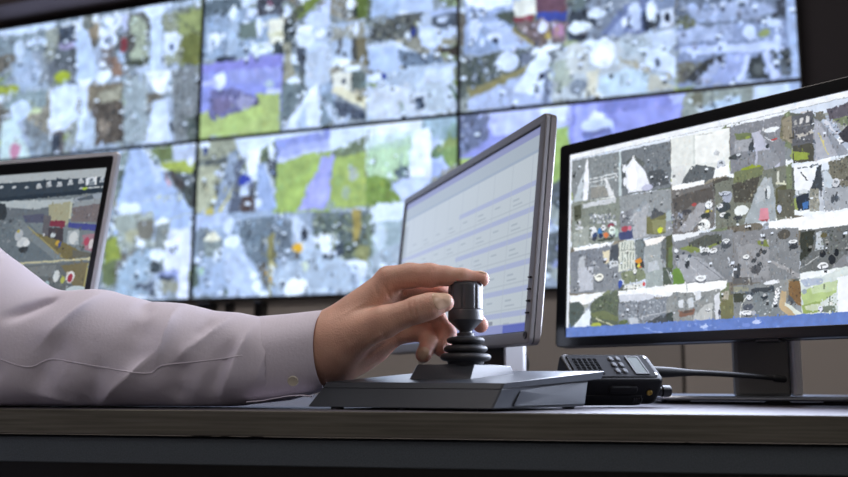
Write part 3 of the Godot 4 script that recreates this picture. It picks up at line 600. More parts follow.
		"f 8f9cb6;p 949a94 0 0 160 0 160 90 0 90;p c8d4e6 0 0 160 0 160 23 0 23;p 5a6058 0 9 62 23 70 34 0 68;p 5e6466 160 5 97 23 87 34 160 72;p a4b0c4 71 29 86 29 118 90 26 90;e 4a5058 64 69 9 5;e 4a5058 87 60 8 4;e dfe5ee 79 69 9 5;e dfe5ee 102 58 7 4;p 949a94 160 0 320 0 320 90 160 90;p d5e0ee 160 0 320 0 320 18 160 18;p 6c665a 160 4 224 18 232 29 160 68;p 8a8474 320 0 259 18 249 29 320 72;p b0bccf 233 24 248 24 282 90 199 90;p 8c9c50 160 72 192 63 179 90 160 90;e e4eaf2 222 62 8 5;e dfe5ee 216 65 8 5;e 4a5058 251 47 6 4;e e4eaf2 238 74 9 5;p 8a9298 320 0 480 0 480 90 320 90;p e6edf6 320 0 480 0 480 23 320 23;p 5a6058 320 9 401 23 409 34 320 68;p 8a8474 480 5 436 23 427 34 480 72;p a4b0c4 411 29 425 29 470 90 336 90;p 8c9c50 320 72 352 63 339 90 320 90;e e4eaf2 414 50 6 4;e dfe5ee 416 60 8 4;e dfe5ee 439 70 9 5;e e4eaf2 441 82 10 6;p 8a9298 0 90 160 90 160 180 0 180;p d5e0ee 0 90 160 90 160 117 0 117;p 6c665a 0 102 84 117 92 128 0 158;p 6f7a5c 160 99 119 117 109 128 160 162;p b0bccf 93 122 108 122 125 180 16 180;e 4a5058 107 158 8 5;e 4a5058 101 158 8 5;e 4a5058 106 153 8 4;e 3c424c 82 143 7 4;p 8a9298 160 90 320 90 320 180 160 180;p d5e0ee 160 90 320 90 320 109 160 109;p 6c665a 160 95 230 109 238 120 160 158;p 8a8474 320 91 265 109 255 120 320 162;p 9aa4b2 239 114 254 114 303 180 202 180;p 8c9c50 160 162 192 153 179 180 160 180;e 3c424c 247 143 7 4;e dfe5ee 267 167 10 5;e 3c424c 252 157 9 5;e e4eaf2 243 139 7 4;p 7f878c 320 90 480 90 480 180 320 180;p c8d4e6 320 90 480 90 480 118 320 118;p 6c665a 320 103 361 118 369 128 320 158;p 8a8474 480 100 397 118 387 128 480 162;p b0bccf 371 123 385 123 452 180 353 180;e e4eaf2 407 167 10 5;e 3c424c 375 157 8 5;e dfe5ee 359 159 9 5;e dfe5ee 374 142 6 4;p 949a94 0 180 160 180 160 270 0 270;p e6edf6 0 180 160 180 160 198 0 198;p 5a6058 0 184 49 198 57 209 0 248;p 5e6466 160 180 84 198 75 209 160 252;p b0bccf 59 204 73 204 134 270 21 270;e 4a5058 46 228 7 4;e e4eaf2 83 239 8 4;e e4eaf2 81 244 8 5;e dfe5ee 74 231 7 4;p 8a9298 160 180 320 180 320 270 160 270;p c8d4e6 160 180 320 180 320 202 160 202;p 6c665a 160 188 209 202 217 213 160 248;p 6f7a5c 320 184 244 202 235 213 320 252;p b0bccf 219 207 233 207 272 270 182 270;e e4eaf2 234 234 7 4;e 3c424c 219 248 9 5;e dfe5ee 212 251 9 5;e 4a5058 208 230 7 4;p 7f878c 320 180 480 180 480 270 320 270;p e6edf6 320 180 480 180 480 197 320 197;p 5a6058 320 183 389 197 397 208 320 248;p 8a8474 480 179 424 197 415 208 480 252;p a4b0c4 399 203 413 203 466 270 341 270;p 8c9c50 320 252 352 243 339 270 320 270;e 4a5058 375 251 9 5;e 3c424c 415 257 10 6;e 3c424c 421 232 7 4;e 4a5058 422 225 6 4;d 6d7a90 b4c2e0 300 5 8 -43 296 12 299 -66 8 -127;d 6d7a90 b4c2e0 300 5 8 40 294 88 296 12 8 -43;d 6d7a90 b4c2e0 200 4 325 17 491 48 493 12 327 -21;d 7d8aa6 b4c2e0 200 4 323 92 487 120 489 91 324 62;p 98a8cc 7 81 83 85 115 168 86 176 7 175;p eaf2ff 9 73 83 85 83 101 49 103 11 92;p 8fa0c0 15 110 38 110 67 175 11 174;p b6c4e4 38 122 60 125 115 170 67 175;e dfe8fa 54 150 12 8;e 3c4456 56 157 8 6;e cdd8f0 23 132 8 24;p 4b5248 53 112 86 109 104 139 115 172 75 131;p e2dfcf 85 93 120 90 119 123 86 121;p 8a3c44 84 121 116 122 114 133 86 131;p 6e4a58 120 90 166 90 166 125 119 122;p 3c4aa0 119 120 166 123 165 138 119 132;p 6f5c5a 86 129 165 138 165 175 118 173;d 3a3438 c8b8c4 70 5 89 165 165 175 165 137 90 125;e d8dcee 130 145 8 10;e b07c9c 154 154 9 13;e b9a04c 138 160 5 5;p 9a8a58 79 140 86 139 120 172 113 173;p 7d8694 168 106 232 101 296 103 293 174 166 174;p 39404a 169 129 197 126 211 151 182 174 168 171;e e6effa 186 153 19 11;e dae4f4 211 133 13 10;p 6c78a0 210 174 252 127 273 118 295 118 293 173 213 171;p 8f9cc0 224 172 266 129 272 130 244 175;e 30343e 261 156 6 10;e dbe2f2 251 155 5 8;p b8c4e0 259 120 272 122 274 168 264 170;e d0dcf4 264 132 7 6;p 2c3444 275 145 295 133 293 173 278 172;p 5e6a68 170 106 198 103 194 125 173 130;p 4f564e 9 178 115 176 103 213 11 237;d 2e3438 aab4cc 80 5 10 233 96 243 96 189 10 178;e d2dcf2 76 194 17 17;p 6f7688 93 183 115 178 111 199 100 209;p 8e8456 9 237 107 204 111 210 18 250;p a8b4d4 14 249 85 222 114 214 140 191 142 271 11 268;p dee8fc 81 245 118 192 133 182 140 191 137 252 114 253;e 1c2030 126 226 4 6;p 262c3c 117 237 122 237 122 252 117 252;p 7c88a4 130 216 139 214 138 267 128 270;e eaf2ff 136 181 22 5;p b7bec2 144 189 293 176 290 269 141 266;p c9ccc8 165 177 196 175 198 225 164 228;e eef2ff 218 199 19 24;e fbfdff 218 194 12 15;p a3ac9c 145 203 164 202 174 237 146 256;e 7f8894 181 249 13 12;p d6d0b8 195 225 212 223 208 263 191 265;p bccfdc 215 235 292 222 290 269 208 266;p b0a890 240 208 291 233 291 244 243 217;p a9b4ba 244 182 293 178 292 218 250 205;e d8e4f6 286 210 9 15;e dce6f8 206 181 21 5;p 7f8ca8 285 124 322 122 320 173 284 171;p cfd6e4 301 142 320 141 319 172 301 171;e 1e2430 311 156 4 9;p 34383c 285 139 299 149 297 171 284 171;e dfe6f4 290 140 7 19;p 6c7688 324 123 478 118 476 181 322 175;p 585c50 323 160 337 154 352 171 349 176 322 174;d 3c4038 8a8c60 40 4 323 175 352 179 353 157 324 152;p 9aa6c4 331 142 419 141 461 169 412 173 355 170;p 40444c 455 151 479 140 477 179 457 172;e dbe4fa 413 144 9 4;p a4aeb8 284 174 322 176 322 268 281 267;p c6d2e6 284 176 322 178 321 200 283 199;p d2def4 283 202 302 201 321 218 320 251 301 238 282 232;p bcb9a8 282 239 301 249 321 266 281 266;e 4b5464 294 224 3 7;p 8490b0 323 176 480 179 479 269 323 266;p a6b2d2 324 178 399 176 398 203 325 197;d 5e6c8c c8d4f4 90 4 323 215 476 235 479 193 325 171;p c6d2f4 331 209 379 208 458 212 458 222 434 224 341 217;p b3c0ea 335 204 363 204 363 215 334 213;p 6d6a5c 324 228 359 229 346 254 323 259;p 3c3e40 359 227 388 223 345 259 329 259;p a0aaca 342 266 381 226 391 224 364 263;p 9aa6d4 366 265 391 225 415 222 407 265;p c6d0f4 400 266 414 225 421 226 410 265;p 383c3c 413 264 418 235 433 228 441 266;e 5a5e5c 429 250 6 8;p c2ccf0 435 226 443 225 456 266 444 267;p 3a3e3e 453 229 476 218 479 267 459 266;p 5c6268 446 226 458 226 468 265 460 266;e c8d4f4 455 216 4 13;e 8a9458 439 198 8 6;e ccd8f4 420 194 9 11;e cfdcf8 451 184 10 7;e b8c4e4 475 186 6 4;p a3b4d6 467 0 480 0 480 270 469 270",
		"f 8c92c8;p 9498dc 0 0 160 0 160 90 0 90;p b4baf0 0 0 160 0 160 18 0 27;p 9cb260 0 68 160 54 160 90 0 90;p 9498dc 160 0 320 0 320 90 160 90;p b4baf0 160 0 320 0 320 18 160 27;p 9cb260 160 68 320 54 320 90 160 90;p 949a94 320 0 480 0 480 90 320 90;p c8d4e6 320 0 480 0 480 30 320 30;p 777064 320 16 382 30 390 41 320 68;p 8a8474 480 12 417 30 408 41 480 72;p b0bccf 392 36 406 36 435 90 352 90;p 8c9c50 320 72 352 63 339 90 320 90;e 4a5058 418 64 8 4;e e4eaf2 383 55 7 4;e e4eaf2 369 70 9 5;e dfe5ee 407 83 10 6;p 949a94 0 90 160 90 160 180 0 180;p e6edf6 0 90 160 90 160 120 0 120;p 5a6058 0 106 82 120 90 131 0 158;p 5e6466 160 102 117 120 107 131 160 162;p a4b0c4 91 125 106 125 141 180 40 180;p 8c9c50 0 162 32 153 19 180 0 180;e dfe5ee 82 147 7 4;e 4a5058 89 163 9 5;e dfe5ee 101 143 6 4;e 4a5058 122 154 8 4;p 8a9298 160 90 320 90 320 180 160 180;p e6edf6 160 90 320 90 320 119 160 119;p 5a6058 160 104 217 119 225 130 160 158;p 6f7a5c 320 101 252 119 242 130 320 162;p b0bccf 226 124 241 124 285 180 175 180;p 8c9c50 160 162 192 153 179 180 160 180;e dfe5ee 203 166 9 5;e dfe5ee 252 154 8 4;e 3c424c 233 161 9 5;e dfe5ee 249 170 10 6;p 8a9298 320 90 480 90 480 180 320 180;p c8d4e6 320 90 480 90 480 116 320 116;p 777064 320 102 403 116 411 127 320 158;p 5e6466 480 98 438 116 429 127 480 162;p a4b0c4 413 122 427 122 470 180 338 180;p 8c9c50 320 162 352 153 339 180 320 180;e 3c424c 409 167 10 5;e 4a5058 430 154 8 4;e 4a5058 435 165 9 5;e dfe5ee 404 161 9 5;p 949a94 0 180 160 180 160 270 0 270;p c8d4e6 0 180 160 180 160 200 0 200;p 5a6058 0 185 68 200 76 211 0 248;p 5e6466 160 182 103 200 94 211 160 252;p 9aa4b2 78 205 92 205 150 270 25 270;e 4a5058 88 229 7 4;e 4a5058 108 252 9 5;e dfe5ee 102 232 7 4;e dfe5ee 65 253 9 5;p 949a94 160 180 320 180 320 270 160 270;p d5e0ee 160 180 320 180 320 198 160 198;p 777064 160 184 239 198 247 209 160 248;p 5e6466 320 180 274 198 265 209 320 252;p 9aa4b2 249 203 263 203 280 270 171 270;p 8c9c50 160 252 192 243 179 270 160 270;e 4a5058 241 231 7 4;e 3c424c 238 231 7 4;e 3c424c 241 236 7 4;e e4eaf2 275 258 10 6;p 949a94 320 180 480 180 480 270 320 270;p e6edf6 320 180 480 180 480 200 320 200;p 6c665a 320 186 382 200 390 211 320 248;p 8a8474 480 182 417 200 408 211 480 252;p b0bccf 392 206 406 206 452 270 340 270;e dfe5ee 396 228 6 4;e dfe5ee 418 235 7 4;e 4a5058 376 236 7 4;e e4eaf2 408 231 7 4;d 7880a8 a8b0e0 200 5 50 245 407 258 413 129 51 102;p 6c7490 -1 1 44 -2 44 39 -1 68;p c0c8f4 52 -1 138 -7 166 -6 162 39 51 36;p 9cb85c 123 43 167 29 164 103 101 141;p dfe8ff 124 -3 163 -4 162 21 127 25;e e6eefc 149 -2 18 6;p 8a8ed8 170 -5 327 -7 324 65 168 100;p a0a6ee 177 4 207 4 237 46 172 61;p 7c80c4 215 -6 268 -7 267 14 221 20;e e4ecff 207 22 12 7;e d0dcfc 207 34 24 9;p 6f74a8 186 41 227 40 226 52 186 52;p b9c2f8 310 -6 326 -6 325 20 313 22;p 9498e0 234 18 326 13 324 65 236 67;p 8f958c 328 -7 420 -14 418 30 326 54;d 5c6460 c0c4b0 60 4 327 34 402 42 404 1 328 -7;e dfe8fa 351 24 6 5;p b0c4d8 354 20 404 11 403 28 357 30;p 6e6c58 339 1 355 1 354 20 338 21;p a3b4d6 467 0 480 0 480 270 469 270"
	]  # pale blue end strip of both right panels: lit frame edge painted in
	var b := facing(WALL_YAW, 0, 0)
	var origin := Vector3(-0.8437, 1.6442, -3.2532)
	var named := [
		"upper left video wall panel of grey street feeds under the dark bulkhead",
		"lower left video wall panel behind the silver edged monitor, with a slanting pale road",
		"upper middle video wall panel with a hazy purple and green park feed",
		"lower middle video wall panel with a lilac path on green lawn and a yellow vehicle",
		"upper right video wall panel with motorway bridge and shopping street feeds",
		"lower right video wall panel with violet haze, mostly hidden behind the monitors"]
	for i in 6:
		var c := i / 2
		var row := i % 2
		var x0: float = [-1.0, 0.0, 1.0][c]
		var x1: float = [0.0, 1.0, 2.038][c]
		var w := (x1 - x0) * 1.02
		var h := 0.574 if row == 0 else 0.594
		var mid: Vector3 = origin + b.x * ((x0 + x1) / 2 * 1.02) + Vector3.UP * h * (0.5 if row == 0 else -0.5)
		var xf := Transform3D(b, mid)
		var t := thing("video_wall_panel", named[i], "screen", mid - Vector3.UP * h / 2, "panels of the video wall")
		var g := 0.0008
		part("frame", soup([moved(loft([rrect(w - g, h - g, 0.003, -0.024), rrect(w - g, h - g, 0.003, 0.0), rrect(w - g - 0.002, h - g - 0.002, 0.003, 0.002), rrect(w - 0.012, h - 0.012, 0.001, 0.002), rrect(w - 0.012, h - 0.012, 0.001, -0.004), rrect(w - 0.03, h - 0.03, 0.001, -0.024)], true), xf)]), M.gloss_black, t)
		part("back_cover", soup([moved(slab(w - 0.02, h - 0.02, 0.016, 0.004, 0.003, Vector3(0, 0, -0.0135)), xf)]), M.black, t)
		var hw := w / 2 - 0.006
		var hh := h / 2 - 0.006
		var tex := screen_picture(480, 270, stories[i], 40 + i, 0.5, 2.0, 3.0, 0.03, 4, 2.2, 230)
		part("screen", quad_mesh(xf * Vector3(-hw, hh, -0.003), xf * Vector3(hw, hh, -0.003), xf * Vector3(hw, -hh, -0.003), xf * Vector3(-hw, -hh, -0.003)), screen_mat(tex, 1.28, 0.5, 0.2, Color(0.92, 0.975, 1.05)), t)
		screen_light(t, xf, Vector2(w - 0.02, h - 0.02), Color("c4d2ff"), 0.15)


# ---------------------------------------------------------------- the desk
func desk() -> void:
	var yaw := deg_to_rad(7.77)
	var b := facing(yaw, 0, 0)
	var edge := Vector3(-0.0213, DESK, -0.8379)    # a point on the front edge
	var t := thing("desk", "long control room desk with grey wood laminate top and dark apron", "desk", edge + b * Vector3(0.1, -DESK, -0.5))
	var at := func(x: float, y: float, z: float) -> Transform3D: return Transform3D(b, edge + b * Vector3(x, y, z))
	part("worktop", soup([moved(slab(3.4, 0.0235, 0.977, 0.001, 0.0006), at.call(0.1, -0.01175, -0.4915))]), M.desk_top, t)
	part("edge_band", soup([moved(slab(3.4, 0.0236, 0.003, 0.001, 0.0009), at.call(0.1, -0.01175, -0.0015))]), M.wood, t, "wood grain edge band")
	part("apron", soup([moved(slab(3.36, 0.0245, 0.03, 0.002, 0.001), at.call(0.1, -0.0385, -0.021))]), M.apron, t)
	part("front_board", soup([moved(slab(3.3, 0.30, 0.018, 0.002, 0.001), at.call(0.1, -0.2, -0.11))]), M.black, t)
	part("frame_rail", soup([moved(slab(3.3, 0.03, 0.04, 0.002, 0.001), at.call(0.1, -0.0385, -0.9))]), M.black, t)
	for x in [-1.5, 1.7]:
		for z in [-0.15, -0.88]:
			part("leg", soup([moved(slab(0.05, DESK - 0.0235, 0.05, 0.004, 0.003), at.call(x, -(DESK + 0.0235) / 2, z))]), M.black, t)


# ---------------------------------------------------------------- the monitors
func frame_ring(w: float, h: float, l: float, top: float, r: float, bottom: float, depth: float, rad: float) -> PackedVector3Array:
	# a frame in the xy plane, its front at z = 0, with a chamfered front edge and an opening set to its own margins
	var ow := w - l - r
	var oh := h - top - bottom
	var c := Vector2((l - r) / 2, (bottom - top) / 2)
	return loft([rrect(w, h, rad, -depth), rrect(w, h, rad, -0.002), rrect(w - 0.001, h - 0.001, rad, -0.0006), rrect(w - 0.004, h - 0.004, rad, 0.0),
		rrect(ow + 0.001, oh + 0.001, 0.0015, 0.0, c), rrect(ow, oh, 0.001, -0.0005, c), rrect(ow, oh, 0.001, -0.004, c), rrect(ow + 0.006, oh + 0.006, 0.001, -depth, c)], true)


